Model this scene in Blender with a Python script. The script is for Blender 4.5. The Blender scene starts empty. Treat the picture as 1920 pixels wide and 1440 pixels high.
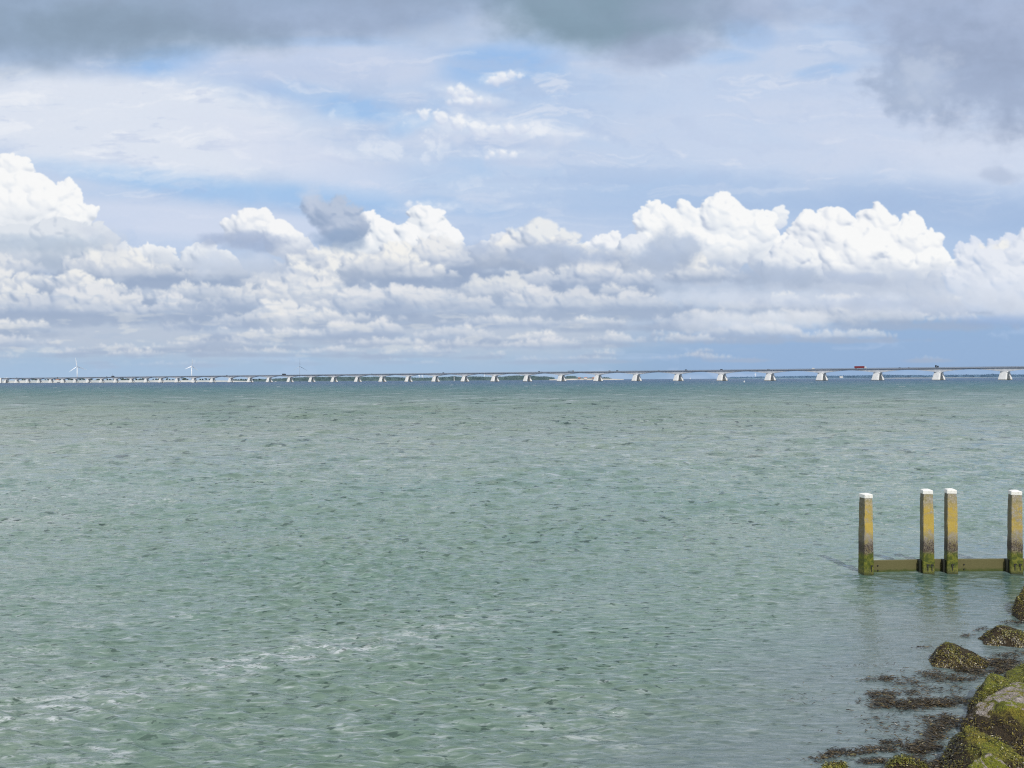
import bpy, bmesh
from mathutils import Vector, Matrix
# ---------------------------------------------------------------- sky clouds, computed as radiance by direction
import numpy as np, math, random
FPX = 1400.0                      # focal length of the photograph, in its own pixels
HOR = 711.9                       # row of the horizon
SU0, SU1, SV0, SV1, SRES = -520.0, 2440.0, -420.0, 740.0, 0.8

def smooth(a, b, x):
    t = np.clip((x-a)/(b-a), 0, 1)
    return t*t*(3-2*t)

def perlin(x, y, seed):
    rs = np.random.RandomState(seed)
    ang = rs.rand(256, 256).astype(np.float32)*6.2831853
    gx, gy = np.cos(ang), np.sin(ang)
    xi = np.floor(x).astype(np.int32); yi = np.floor(y).astype(np.int32)
    xf = (x-xi).astype(np.float32); yf = (y-yi).astype(np.float32)
    u = xf*xf*xf*(xf*(xf*6-15)+10); v = yf*yf*yf*(yf*(yf*6-15)+10)
    def g(ix, iy, fx, fy):
        a = ix & 255; b = iy & 255
        return gx[a, b]*fx+gy[a, b]*fy
    n00 = g(xi, yi, xf, yf); n10 = g(xi+1, yi, xf-1, yf)
    n01 = g(xi, yi+1, xf, yf-1); n11 = g(xi+1, yi+1, xf-1, yf-1)
    return ((n00*(1-u)+n10*u)*(1-v)+(n01*(1-u)+n11*u)*v)*1.5

def fbm(x, y, seed, octs=5, gain=0.5, billow=False):
    s = 0; a = 1.0; tot = 0; k = 1.0
    for o in range(octs):
        n = perlin(x*k+17.3*o, y*k+9.1*o, seed+o)
        if billow: n = np.abs(n)*2-0.6
        s = s+n*a; tot += a; a *= gain; k *= 2.03
    return s/tot

def C3(r, g, b): return np.array([r, g, b], np.float32)/255.0

class Sky:
    def __init__(s):
        s.w = int((SU1-SU0)*SRES); s.h = int((SV1-SV0)*SRES)
        u = SU0+(np.arange(s.w)+.5)/SRES; v = SV0+(np.arange(s.h)+.5)/SRES
        s.X, s.Y = np.meshgrid(u.astype(np.float32), v.astype(np.float32))
        X, Y = s.X, s.Y
        # shared noise fields
        s.wx = fbm(X/160, Y/110, 11, 5); s.wy = fbm(X/160, Y/110, 31, 5)
        s.f1 = fbm(X/60, Y/45, 51, 5)
        s.f2 = fbm(X/24, Y/20, 71, 4)
        s.streak = fbm((X+0.5*Y)/330+s.wx*.5, Y/75+s.wy*.4, 91, 6, .55)
        s.big = fbm(X/520, Y/260, 111, 5)
        s.fine = fbm(X/9, Y/7, 131, 3)
        s.bil = fbm(X/70, Y/60, 141, 5, .55, True)
        s.img = None
    def over(s, col, a, sl=None):
        a = a[..., None]
        if sl is None: s.img = s.img*(1-a)+col*a
        else: s.img[sl] = s.img[sl]*(1-a)+col*a
    def ell(s, cx, cy, rx, ry, rot=0, soft=.5, warp=.35, n=None):
        """soft-edged patch with noise-broken edge, 0..1"""
        X = s.X-cx; Y = s.Y-cy
        c, q = math.cos(rot), math.sin(rot)
        a = (X*c+Y*q)/rx; b = (-X*q+Y*c)/ry
        d = np.sqrt(a*a+b*b)
        nn = (s.wx*.7+s.f1*.5) if n is None else n
        d = d+nn*warp*2
        return smooth(1+soft, 1-soft, d)
    def base(s):
        Y = s.Y
        ys = np.array([-760, -200, 100, 330, 450, 580, 660, 712, 740], np.float32)
        cs = np.array([(96, 142, 205), (120, 165, 222), (150, 189, 236), (160, 198, 238), (163, 193, 232), (160, 188, 222), (158, 187, 217), (154, 184, 214), (150, 180, 212)], np.float32)/255
        s.img = np.stack([np.interp(Y[:, 0], ys, cs[:, k])[:, None]*np.ones_like(Y) for k in range(3)], -1).astype(np.float32)
        # the right part of the lower sky is a deeper blue
        s.over(C3(131, 161, 203), .85*smooth(1000, 1500, s.X)*smooth(540, 640, Y)*(1-.3*smooth(680, 730, Y)))
        s.over(C3(160, 190, 226), .5*smooth(1150, 1400, s.X)*smooth(340, 430, Y))
    def veil(s):
        X, Y = s.X, s.Y
        lav = C3(203, 215, 236)
        # wide thin veil, with the blue openings left out
        a = .80+.55*s.streak+.25*s.big
        opens = [(330, 338, 260, 24, .17, .8), (620, 372, 190, 28, .08, .85), (840, 385, 110, 18, .1, .6), (310, 108, 110, 26, -.1, .85), (940, 122, 120, 34, -.08, .85),
                 (690, 205, 90, 24, .1, .8), (780, 225, 60, 20, -.5, .6), (1400, 62, 60, 30, .3, .55), (1350, 110, 60, 14, 0, .5), (1545, 138, 60, 13, -.15, .6), (600, 78, 130, 9, 0, .4), (560, 168, 110, 20, .3, .35),
                 (1480, 395, 900, 60, .05, .3), (1750, 420, 300, 60, .1, .45)]
        o = np.zeros_like(X)
        for (cx, cy, rx, ry, ro, k) in opens:
            o = np.maximum(o, k*s.ell(cx, cy, rx, ry, ro, .55, .3))
        a = np.clip(a, 0, 1)*(1-o)
        a = a*smooth(600, 430, Y)
        s.over(lav, np.clip(a, 0, .92))
        # bluish shading inside the veil
        s.over(C3(178, 199, 230), .55*smooth(.0, .35, fbm(X/240+s.wy, Y/50, 171, 5)))
        wsp = smooth(.10, .42, fbm((X+.7*Y)/210+s.wx*.7, Y/34+s.wy*.9, 181, 6, .62))
        s.over(C3(226, 232, 244), .62*wsp*smooth(470, 380, Y)*smooth(40, 120, Y)*(1-.75*o))
        wsp2 = smooth(.08, .40, fbm((X-.4*Y)/120+s.wx*.8, Y/60+s.wy*.8, 191, 6, .62))
        s.over(C3(171, 193, 228), .38*wsp2*smooth(430, 330, Y)*smooth(60, 140, Y))
        # the bright sheet on the left, its wisps trailing right
        sh = s.ell(215, 226, 400, 92, .12, .28, .16, s.streak+.4*s.f1)
        sh2 = s.ell(560, 290, 190, 42, .3, .5, .3, s.streak)
        s.over(C3(227, 233, 244), np.clip(sh*.92, 0, 1)); s.over(C3(240, 243, 249), sh*.75*smooth(.02, .38, fbm((X+.3*Y)/150+s.wx*.5, Y/40+s.wy*.7, 241, 6, .62)))
        s.over(C3(196, 208, 232), sh*.5*smooth(.12, .42, fbm((X+.3*Y)/130+s.wy*.6, Y/26, 251, 6, .62))); s.over(C3(218, 225, 242), sh2*.6)
        s.over(C3(214, 222, 240), .7*s.ell(330, 412, 300, 30, .08, .35, .25, s.streak))
        s.over(C3(206, 215, 236), .55*s.ell(600, 120, 260, 38, .05, .5, .3, s.streak))
        # broken white flocks in the middle
        fl = smooth(.02, .30, s.bil*.7+s.f1*.6+.05)
        for (cx, cy, rx, ry, ro, k) in [(945, 146, 42, 11, -.15, 1), (870, 172, 50, 12, .2, .95), (895, 190, 60, 9, .1, .95), (940, 242, 120, 22, .05, 1), (800, 230, 60, 30, 0, .6), (960, 290, 60, 12, 0, .6),
                                        (760, 285, 110, 26, 0, .55), (650, 225, 30, 22, .8, .5), (1010, 385, 50, 9, 0, .5), (800, 385, 60, 10, 0, .5), (1050, 250, 70, 14, .1, .5), (650, 290, 40, 10, .2, .6), (930, 350, 120, 20, 0, .3)]:
            m = s.ell(cx, cy, rx, ry, ro, .45, .38, s.f1*1.2+s.f2*.4)
            s.over(C3(240, 244, 250), k*m*(.35+.65*fl))
            sd = s.ell(cx, cy+ry*1.1, rx*.9, ry*.6, ro, .6, .4, s.f1)
            s.over(C3(196, 208, 232), .4*k*sd)
        for bl, by, sd in [([(925, 152, 9), (945, 147, 12), (962, 144, 10), (978, 146, 7), (935, 158, 9)], 170, 61), ([(848, 172, 10), (868, 170, 12), (885, 178, 9), (858, 182, 10)], 192, 62),
                           ([(880, 192, 8), (900, 190, 9), (918, 193, 7), (845, 194, 7)], 202, 63), ([(800, 215, 12), (830, 222, 14), (860, 232, 16), (895, 240, 15), (925, 243, 14), (955, 244, 14), (985, 246, 11), (905, 252, 12)], 268, 64),
                           ([(925, 290, 8), (945, 288, 9), (965, 292, 8), (915, 297, 7)], 304, 65), ([(770, 384, 8), (790, 386, 8)], 394, 66)]:
            s.cumulus(bl, by, sd, (250, 251, 252), (228, 234, 245), (205, 215, 236), alpha=.82, levels=2, flat=9, edge=4.5, under=.9, top_rough=1.6)
        # light veil on the right, shading downward
        s.over(C3(214, 222, 240), .55*s.ell(1650, 250, 480, 95, .03, .6, .3, s.streak))
        s.over(C3(208, 219, 238), .45*s.ell(1240, 120, 130, 50, .1, .6, .4))
        s.over(C3(222, 228, 242), .5*s.ell(1860, 300, 160, 60, 0, .5, .3))
        s.over(C3(160, 184, 220), .55*s.ell(1800, 400, 330, 40, .08, .7, .3, s.streak))
        s.over(C3(168, 192, 226), .4*s.ell(1200, 385, 300, 50, 0, .7, .3, s.streak))
    def dark(s):
        X, Y = s.X, s.Y
        nz = s.wx*22+s.f1*18+s.big*30
        g1 = C3(146, 165, 186)
        tex = (1+.045*s.streak+.03*s.f1)[..., None]
        # left shelf
        edge = np.interp(X, [-900, 0, 200, 330, 480, 700, 950, 1020], [150, 120, 112, 78, 62, 52, 30, 10])
        s.over(C3(152, 172, 198)*tex, .92*smooth(edge+38, edge-40, Y+nz)*smooth(1120, 900, X))
        s.over(C3(140, 160, 180)*tex, .75*s.ell(210, 50, 300, 48, .02, .6, .3))
        s.over(C3(160, 176, 204)*tex, .6*s.ell(640, 30, 260, 36, 0, .7, .3))
        s.over(C3(196, 209, 230), .55*s.ell(900, 55, 120, 26, -.15, .6, .4))
        # centre lobe, greenish grey
        s.over(C3(134, 158, 176)*tex, .97*s.ell(1150, 10, 215, 82, .05, .42, .22))
        s.over(C3(160, 174, 200)*tex, .75*s.ell(1245, 92, 100, 30, -.2, .6, .35))
        s.over(C3(160, 175, 202)*tex, .7*s.ell(1380, 22, 170, 34, 0, .7, .35))
        # right mass
        s.over(C3(168, 182, 209)*tex, .85*s.ell(1860, 55, 270, 92, .18, .5, .25))
        s.over(C3(158, 173, 200)*tex, .85*s.ell(1860, 158, 165, 92, .12, .65, .42, s.wx*.8+s.f1*.7+s.f2*.25))
        s.over(C3(166, 182, 208)*tex, .7*s.ell(1715, 170, 52, 40, .4, .8, .6, s.f1*1.3+s.wx+s.f2*.4))
        s.over(C3(204, 215, 234), .55*s.ell(1737, 148, 40, 30, -.4, .9, .7, s.f1*1.3+s.f2*.4))
        s.over(C3(170, 184, 210), .5*s.ell(1870, 335, 46, 12, .1, .6, .5, s.f1))
        # everything above the picture: an even grey deck
        s.over((C3(158, 172, 196)*tex), .85*smooth(20, -90, Y+nz*1.5)*(.75+.5*np.clip(s.big+.3, 0, 1)))
    # ---- cumulus from puffs on puffs
    def cumulus(s, blobs, base_y, seed, lit=(252, 252, 251), mid=(222, 227, 236), shd=(178, 190, 210), alpha=1.0, levels=2, flat=16, edge=2.2, under=.8, top_rough=1.0, fade=0.5):
        rnd = random.Random(seed)
        puffs = [(x, y, r, 0.0) for x, y, r in blobs]
        cur = puffs[:]
        for lv in range(levels):
            nxt = []
            for (x, y, r, z) in cur:
                n = 9 if lv == 0 else 6
                for k in range(n):
                    t = rnd.uniform(-math.pi*1.08, math.pi*.08)      # over the upper rim and across the face
                    q = rnd.uniform(.35, .98)
                    rr = r*rnd.uniform(.26, .5)
                    nxt.append((x+math.cos(t)*r*q, y+math.sin(t)*r*q*.95, rr, z+math.sqrt(max(0, 1-q*q))*r*.75))
            puffs += nxt; cur = nxt
        x0 = min(p[0]-p[2] for p in puffs)-20; x1 = max(p[0]+p[2] for p in puffs)+20
        y0 = min(p[1]-p[2] for p in puffs)-20; y1 = max(max(p[1]+p[2] for p in puffs), base_y)+20
        i0 = int(np.clip((x0-SU0)*SRES, 0, s.w)); i1 = int(np.clip((x1-SU0)*SRES, 0, s.w))
        j0 = int(np.clip((y0-SV0)*SRES, 0, s.h)); j1 = int(np.clip((y1-SV0)*SRES, 0, s.h))
        if i1-i0 < 4 or j1-j0 < 4: return
        sl = (slice(j0, j1), slice(i0, i1))
        R = max(b[2] for b in blobs)
        wr = min(1, R/45)*top_rough
        X = s.X[sl]+s.f1[sl]*16*wr+s.f2[sl]*7*wr; Y = s.Y[sl]+s.wy[sl]*10*wr+s.f2[sl]*6*wr+s.f1[sl]*6*wr
        H = np.full(X.shape, -1e3, np.float32); 
        D = np.full(X.shape, -1e3, np.float32)
        for (x, y, r, z) in puffs:
            a0 = max(0, int((x-r-26-SU0)*SRES)-i0); a1 = min(i1-i0, int((x+r+26-SU0)*SRES)-i0)
            b0 = max(0, int((y-r-26-SV0)*SRES)-j0); b1 = min(j1-j0, int((y+r+26-SV0)*SRES)-j0)
            if a1 <= a0 or b1 <= b0: continue
            w = (slice(b0, b1), slice(a0, a1))
            d2 = (X[w]-x)**2+(Y[w]-y)**2
            D[w] = np.maximum(D[w], r-np.sqrt(d2))
            h = z+np.sqrt(np.maximum(r*r-d2, 0))
            h = np.where(d2 < r*r, h, -1e3)
            H[w] = np.maximum(H[w], h)
        cov = smooth(-edge*.3, edge*1.2, D+s.fine[sl]*1.2)
        Hh = np.where(H < -100, 0, H)
        # soften the creases between puffs a little
        def blur(a, n):
            for _ in range(n):
                p = np.pad(a, 1, 'edge')
                a = (p[:-2, 1:-1]+p[2:, 1:-1]+p[1:-1, :-2]+p[1:-1, 2:]+2*p[1:-1, 1:-1])/6
            return a
        def light(h, k):
            gy, gx = np.gradient(h); gx = gx*SRES*k; gy = gy*SRES*k
            nz = 1/np.sqrt(gx*gx+gy*gy+1)
            return (-gx*nz)*.38+(gy*nz)*.62+nz*.62       # light from above right, behind the viewer
        l1 = light(blur(Hh, 2), .8); l2 = light(blur(Hh, 7), .9)
        l3 = light(blur(Hh, 24), 1.3)
        lum = .22*l1+.42*l2+.42*l3-.03+.10*s.bil[sl]+.05*s.f2[sl]
        hgt = max(30., base_y-y0)
        frac = (base_y-s.Y[sl]+s.wx[sl]*.25*hgt+s.f1[sl]*.12*hgt)/hgt     # 0 at the base
        t = np.clip(.32+.62*lum+.0*frac, 0, 1)*smooth(-.12, .45+.1*under, frac)**.8
        t = np.clip(t*1.0, 0, 1)
        lit, mid, shd = [np.array(c, np.float32)/255 for c in (lit, mid, shd)]
        t1 = smooth(.0, .52, t)[..., None]; t2 = smooth(.46, .82, t)[..., None]
        col = shd*(1-t1)+mid*t1
        col = col*(1-t2)+lit*t2
        b = smooth(base_y+flat*.6, base_y-flat, s.Y[sl]+s.f1[sl]*flat*1.0+s.f2[sl]*4)
        s.over(col, alpha*cov*b, sl)
        # soft haze feathers around the lower half
    def scrap(s, cx, cy, rx, ry, col, k, seed=0, rot=0, warp=.45, soft=.5):
        n = np.roll(s.f1*1.1+s.f2*.35+s.wx*.5, seed*37, 1)
        m = s.ell(cx, cy, rx, ry, rot, soft, warp, n)
        c = C3(*col)*(1+.05*s.f1+.035*smooth(cy+ry, cy-ry, s.Y))[..., None]
        s.over(c, k*m)
    def rows(s):
        """the ranks of flat-based cumulus that close up towards the horizon"""
        rnd = random.Random(5)
        ranks = [(506, 60, 250, .6), (530, 50, 230, .85), (556, 46, 240, .85), (586, 40, 230, .9), (612, 32, 210, .8), (634, 26, 170, .8), (650, 20, 150, .85), (664, 14, 120, .75), (678, 8, 90, .6)]
        s.over(C3(187, 198, 216), .92*smooth(455, 520, s.Y+s.f1*24+s.wx*26)*smooth(705, 625, s.Y+s.wx*26)*smooth(1560, 1200, s.X+s.wx*120+(s.Y-520)*1.5))
        s.over(C3(192, 203, 222), .85*smooth(490, 540, s.Y+s.f1*24+s.wx*20)*smooth(612, 575, s.Y+s.wx*16)*smooth(1150, 1400, s.X+s.wx*120))
        for (by, h, w, dn) in ranks:
            x = SU0
            far = np.clip((by-500)/170, 0, 1)
            while x < SU1:
                size = rnd.choice((.45, .7, 1.0, 1.2, 1.5))
                step = w*size*rnd.uniform(.5, 1.0)
                cw = w*size*rnd.uniform(.7, 1.15); ch = h*(.45+.55*size)*rnd.uniform(.7, 1.1); cb = by+rnd.uniform(-11, 11)*(1-.5*far)
                dens = dn
                if x > 1050 and by > 612: dens = .35
                if x > 1500 and by > 596: dens = .10
                if x > 1300 and by < 560: dens = .30
                if rnd.random() < dens:
                    n = max(3, int(cw/ch*1.7)); bl = []
                    pk = rnd.uniform(-.6, .6)
                    for k in range(n):
                        q = (k+.5)/n*2-1
                        r = ch*(.34+.5*max(0, 1-abs(q-pk)))*rnd.uniform(.65, 1.2)
                        bl.append((x+q*cw/2, cb-r*.3-ch*.12*rnd.random(), r))
                    g = rnd.random()**.8; warm = .5+.5*far
                    litc = (250-6*far-16*g, 248-6*far-13*g, 244-4*warm-5*g); midc = (214-12*g, 219-9*g, 228-4*g); shc = (163+2*far-6*g, 177+4*far-4*g, 200+7*far)
                    s.cumulus(bl, cb+ch*.06, rnd.randrange(9999), litc, midc, shc, alpha=rnd.uniform(.75, 1)*(1-.15*far), levels=2, flat=6+4*(1-far), edge=5.0, under=1.35, top_rough=1.3)
                    if rnd.random() < .75:
                        s.scrap_local(x+rnd.uniform(-.2, .2)*cw, cb+ch*.18, cw*.6, max(3.5, ch*.26), (152+12*far, 169+11*far, 197+9*far), .9*(1-.3*far))
                x += step
    def scrap_local(s, cx, cy, rx, ry, col, k):
        i0 = int(np.clip((cx-rx*2-SU0)*SRES, 0, s.w)); i1 = int(np.clip((cx+rx*2-SU0)*SRES, 0, s.w))
        j0 = int(np.clip((cy-ry*3-SV0)*SRES, 0, s.h)); j1 = int(np.clip((cy+ry*3-SV0)*SRES, 0, s.h))
        if i1-i0 < 3 or j1-j0 < 3: return
        sl = (slice(j0, j1), slice(i0, i1))
        d = np.sqrt(((s.X[sl]-cx)/rx)**2+((s.Y[sl]-cy)/ry)**2)+s.f1[sl]*.8+s.f2[sl]*.3
        s.over(C3(*col), k*smooth(1.5, .4, d), sl)
    def bank(s):
        cu = s.cumulus; sc = s.scrap
        # hazy far-right tower group
        cu([(1826, 482, 30), (1870, 505, 46), (1915, 480, 38), (1905, 545, 62), (1985, 500, 60), (2060, 480, 70)], 600, 3, (226, 232, 244), (216, 224, 240), (188, 202, 226), levels=2, flat=30)
        cu([(1461, 402, 15), (1455, 412, 12), (1463, 420, 15)], 440, 4, (246, 248, 250), (232, 237, 244), (215, 223, 238), levels=1, flat=10)
        # right double tower
        cu([(1560, 455, 62), (1640, 440, 46), (1690, 470, 50), (1742, 500, 46), (1600, 500, 74), (1680, 520, 60), (1515, 460, 44), (1770, 540, 46), (1500, 500, 50)], 585, 7, (253, 253, 252), (236, 239, 244), (190, 200, 218), levels=2, flat=26, under=.55)
        cu([(1236, 425, 42), (1290, 425, 38), (1358, 425, 56), (1362, 388, 24), (1408, 445, 55), (1330, 480, 62), (1240, 470, 52), (1440, 480, 44), (1225, 400, 22)], 560, 8, (253, 253, 252), (236, 240, 245), (192, 202, 220), levels=2, flat=24, under=.5)
        cu([(1480, 490, 36), (1465, 515, 40), (1515, 520, 32)], 548, 9, (248, 249, 250), (226, 231, 240), (168, 182, 206), levels=2, flat=14, under=.9)
        # centre and left towers
        cu([(20, 345, 55), (68, 375, 52), (128, 368, 34), (0, 318, 32), (-70, 330, 70), (52, 425, 74), (140, 410, 40), (-40, 420, 90), (-190, 380, 90), (10, 298, 12)], 470, 12, (253, 253, 252), (238, 241, 245), (204, 212, 224), levels=2, flat=26, under=.35)
        cu([(30, 470, 60), (110, 460, 55), (170, 470, 50), (-60, 465, 70), (190, 445, 30)], 520, 13, (226, 231, 238), (206, 214, 226), (174, 188, 208), levels=2, flat=22, under=.9)
        cu([(468, 420, 34), (497, 402, 15), (503, 420, 20), (528, 446, 34), (440, 430, 22), (560, 470, 30)], 486, 14, (250, 250, 250), (230, 234, 241), (190, 200, 218), levels=2, flat=16, under=.5)
        cu([(715, 445, 38), (700, 425, 26), (808, 446, 50), (812, 425, 32), (760, 470, 50), (850, 480, 30), (670, 480, 46)], 512, 15, (252, 252, 252), (234, 238, 243), (176, 188, 208), levels=2, flat=14, under=.55)
        cu([(280, 492, 38), (310, 488, 26), (236, 468, 15), (245, 500, 30)], 528, 16, (246, 247, 248), (224, 229, 237), (184, 195, 212), levels=2, flat=12, under=.7)
        cu([(365, 480, 22), (390, 490, 36), (420, 500, 34), (345, 500, 20)], 524, 17, (240, 243, 247), (222, 228, 238), (186, 197, 214), levels=2, flat=12, under=.8)
        cu([(1140, 466, 28), (1165, 472, 22), (1110, 480, 26), (1050, 470, 24), (1010, 480, 22), (960, 470, 22)], 506, 18, (247, 248, 250), (226, 231, 240), (184, 195, 214), levels=2, flat=14, under=.7)
        cu([(905, 478, 30), (940, 470, 34), (975, 478, 30), (870, 488, 24), (1010, 484, 26)], 515, 19, (232, 236, 243), (214, 221, 233), (174, 187, 209), levels=2, flat=14, under=.9)
        cu([(1190, 470, 30), (1215, 488, 34), (1170, 490, 26), (1100, 492, 30)], 520, 20, (238, 241, 246), (216, 223, 234), (176, 189, 211), levels=2, flat=14, under=.9)
        cu([(1860, 545, 60), (1800, 552, 46), (1900, 560, 60), (1960, 540, 70), (1740, 560, 34)], 612, 21, (236, 239, 245), (216, 223, 235), (176, 193, 219), levels=2, flat=22, under=.9)
        s.rows()
        cu([(1822, 492, 32), (1868, 508, 44), (1915, 486, 40), (1845, 552, 46), (1905, 560, 54), (1975, 510, 60), (1800, 530, 30), (1960, 570, 60)], 616, 23, (234, 238, 246), (218, 225, 238), (186, 201, 225), levels=2, flat=26, edge=5, under=.7)
        # dark scraps drifting in front
        s.cumulus([(600, 395, 30), (628, 405, 38), (655, 408, 30), (672, 425, 24), (645, 432, 34), (590, 378, 14), (665, 392, 14)], 462, 91, (188, 199, 218), (166, 181, 206), (150, 168, 196), alpha=.93, levels=2, flat=14, edge=8, under=1.0, top_rough=1.5)
        sc(640, 446, 44, 18, (142, 163, 193), .7, 2, 0, .35, .5)
        sc(582, 372, 18, 20, (196, 206, 224), .6, 3, 0, .5, .6)
        sc(450, 448, 70, 16, (166, 180, 206), .85, 4, .05)
        sc(492, 460, 42, 11, (158, 174, 202), .7, 5, .15)
        sc(1060, 482, 80, 20, (168, 183, 208), .85, 6, .0)
        sc(1262, 470, 44, 34, (178, 191, 212), .85, 7, -.2, .4)
        sc(1230, 490, 60, 22, (172, 186, 209), .7, 8, .1)
        sc(895, 470, 34, 16, (176, 190, 214), .8, 9, .1)
        sc(1440, 520, 90, 20, (170, 184, 207), .75, 10, .06)
        sc(1620, 528, 60, 11, (176, 189, 212), .65, 11, .08)
        sc(1700, 525, 24, 14, (190, 201, 220), .5, 12, .3)
        sc(205, 460, 46, 34, (200, 208, 222), .6, 13, .5, .45)
        sc(470, 500, 90, 24, (196, 206, 223), .7, 14, .1)
        sc(50, 455, 130, 15, (178, 192, 210), .7, 15, .0)
        # pale streaky bases under the right towers
        for (cx, cy, rx, ry, c, k) in [(1500, 565, 240, 16, (206, 214, 228), .8), (1640, 575, 200, 13, (184, 196, 218), .7), (1450, 600, 130, 14, (222, 226, 234), .7), (1380, 615, 120, 10, (206, 214, 228), .55), (1880, 560, 110, 34, (214, 221, 234), .7), (1760, 590, 120, 12, (200, 210, 228), .5), (1880, 606, 90, 10, (150, 174, 212), .6)]:
            sc(cx, cy, rx, ry, c, k, int(cx) % 40, .02, .4, .6)
    def sunlit(s):
        # gentle broken brightening of the low ranks
        X, Y = s.X, s.Y
        m = smooth(.12, .42, fbm(X/70+s.wx*.6, Y/20, 201, 5))*smooth(520, 600, Y)*smooth(690, 650, Y)*smooth(1350, 900, X+s.wx*200)
        s.over(C3(236, 235, 232), .34*m)
        m = smooth(.12, .45, fbm(X/90, Y/16+s.wy*.6, 221, 5))*smooth(500, 560, Y)*smooth(692, 640, Y)*smooth(1600, 1000, X+s.wx*200)
        s.over(C3(172, 190, 215), .35*m)
        # low haze band
        s.over(C3(170, 196, 226), .7*smooth(648, 705, Y+s.wx*10)*smooth(1300, 700, X+s.wx*100))
    def build(s):
        s.base(); s.veil(); s.bank(); s.sunlit(); s.dark()
        s.img *= (1+.006*s.fine)[..., None]
        return np.clip(s.img, 0, 1)
# ---------------------------------------------------------------- helpers
scene = bpy.context.scene
C = bpy.data.collections.new("scene_objects"); scene.collection.children.link(C)
CAMH = 4.5
PITCH = math.atan((720-HOR)/FPX); ROLL = math.radians(-0.278)

cam_d = bpy.data.cameras.new("camera"); cam = bpy.data.objects.new("camera", cam_d); scene.collection.objects.link(cam)
cam_d.sensor_width = 36; cam_d.lens = FPX/1920*36; cam_d.clip_start = .05; cam_d.clip_end = 120000
cam.location = (0, 0, CAMH)
Rm = Matrix.Rotation(math.pi/2-PITCH, 4, 'X') @ Matrix.Rotation(ROLL, 4, 'Z')
cam.rotation_euler = Rm.to_euler()
scene.camera = cam
R3 = Rm.to_3x3()

def ray(px, py):
    return (R3 @ Vector(((px-960)/FPX, (720-py)/FPX, -1))).normalized()
def ground(px, py, z=0.0):
    d = ray(px, py); t = (z-CAMH)/d.z
    return Vector((d.x*t, d.y*t, z))
def at(px, py, Y):
    d = ray(px, py); t = Y/d.y
    return Vector((d.x*t, Y, CAMH+d.z*t))

def link(name, me, mat=None, parent=None, smooth_=False):
    o = bpy.data.objects.new(name, me); C.objects.link(o)
    if mat is not None and len(me.materials) == 0:
        me.materials.append(mat)
    if parent is not None: o.parent = parent
    if smooth_:
        me.polygons.foreach_set('use_smooth', [True]*len(me.polygons))
    return o
def obj(name, bm, mat, parent=None, smooth_=False):
    me = bpy.data.meshes.new(name); bm.to_mesh(me); bm.free()
    return link(name, me, mat, parent, smooth_)
def tag(o, label=None, cat=None, group=None, kind=None):
    if label: o['label'] = label
    if cat: o['category'] = cat
    if group: o['group'] = group
    if kind: o['kind'] = kind
    return o
def empty(name, loc, rz=0.0, **k):
    o = bpy.data.objects.new(name, None); C.objects.link(o); o.location = loc; o.rotation_euler = (0, 0, rz)
    o.empty_display_size = .2
    return tag(o, **k)
def dup(root, loc, rz=None, label=None, group=None, scale=None):
    r = root.copy(); C.objects.link(r); r.location = loc
    if rz is not None: r.rotation_euler = (0, 0, rz)
    if scale: r.scale = scale
    if label: r['label'] = label
    if group: r['group'] = group
    for ch in [c for c in C.objects if c.parent == root]:
        c = ch.copy(); C.objects.link(c); c.parent = r
        for g in [q for q in C.objects if q.parent == ch]:
            d = g.copy(); C.objects.link(d); d.parent = c
    return r
def bx(bm, c, s, rz=0.0, taper=1.0, bevel=0.0):
    """box: centre, full sizes; taper scales the top"""
    m = Matrix.Translation(c) @ Matrix.Rotation(rz, 4, 'Z')
    vs = []
    for z in (-.5, .5):
        k = 1 if z < 0 else taper
        for x, y in ((-.5, -.5), (.5, -.5), (.5, .5), (-.5, .5)):
            vs.append(bm.verts.new(m @ Vector((x*s[0]*k, y*s[1]*k, z*s[2]))))
    fs = [bm.faces.new([vs[i] for i in f]) for f in ((3, 2, 1, 0), (4, 5, 6, 7), (0, 1, 5, 4), (1, 2, 6, 5), (2, 3, 7, 6), (3, 0, 4, 7))]
    if bevel:
        es = {e for f in fs for e in f.edges}
        bmesh.ops.bevel(bm, geom=list(es), offset=bevel, segments=2, affect='EDGES', profile=.6)
    return vs
def tube(bm, a, b, r0, r1=None, n=10, cap=True):
    a = Vector(a); b = Vector(b); r1 = r0 if r1 is None else r1
    d = (b-a).normalized(); u = d.orthogonal().normalized(); v = d.cross(u)
    A = [bm.verts.new(a+(u*math.cos(t)+v*math.sin(t))*r0) for t in [2*math.pi*k/n for k in range(n)]]
    B = [bm.verts.new(b+(u*math.cos(t)+v*math.sin(t))*r1) for t in [2*math.pi*k/n for k in range(n)]]
    for k in range(n): bm.faces.new((A[k], A[(k+1) % n], B[(k+1) % n], B[k]))
    if cap: bm.faces.new(A[::-1]); bm.faces.new(B)
def prism(bm, prof, y0, y1, ax='y'):
    """profile [(x,z)] pushed along y"""
    A = [bm.verts.new((x, y0, z)) for x, z in prof]; B = [bm.verts.new((x, y1, z)) for x, z in prof]
    n = len(prof)
    for k in range(n): bm.faces.new((A[k], A[(k+1) % n], B[(k+1) % n], B[k]))
    bm.faces.new(A[::-1]); bm.faces.new(B)
    bmesh.ops.recalc_face_normals(bm, faces=bm.faces[:])

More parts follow.
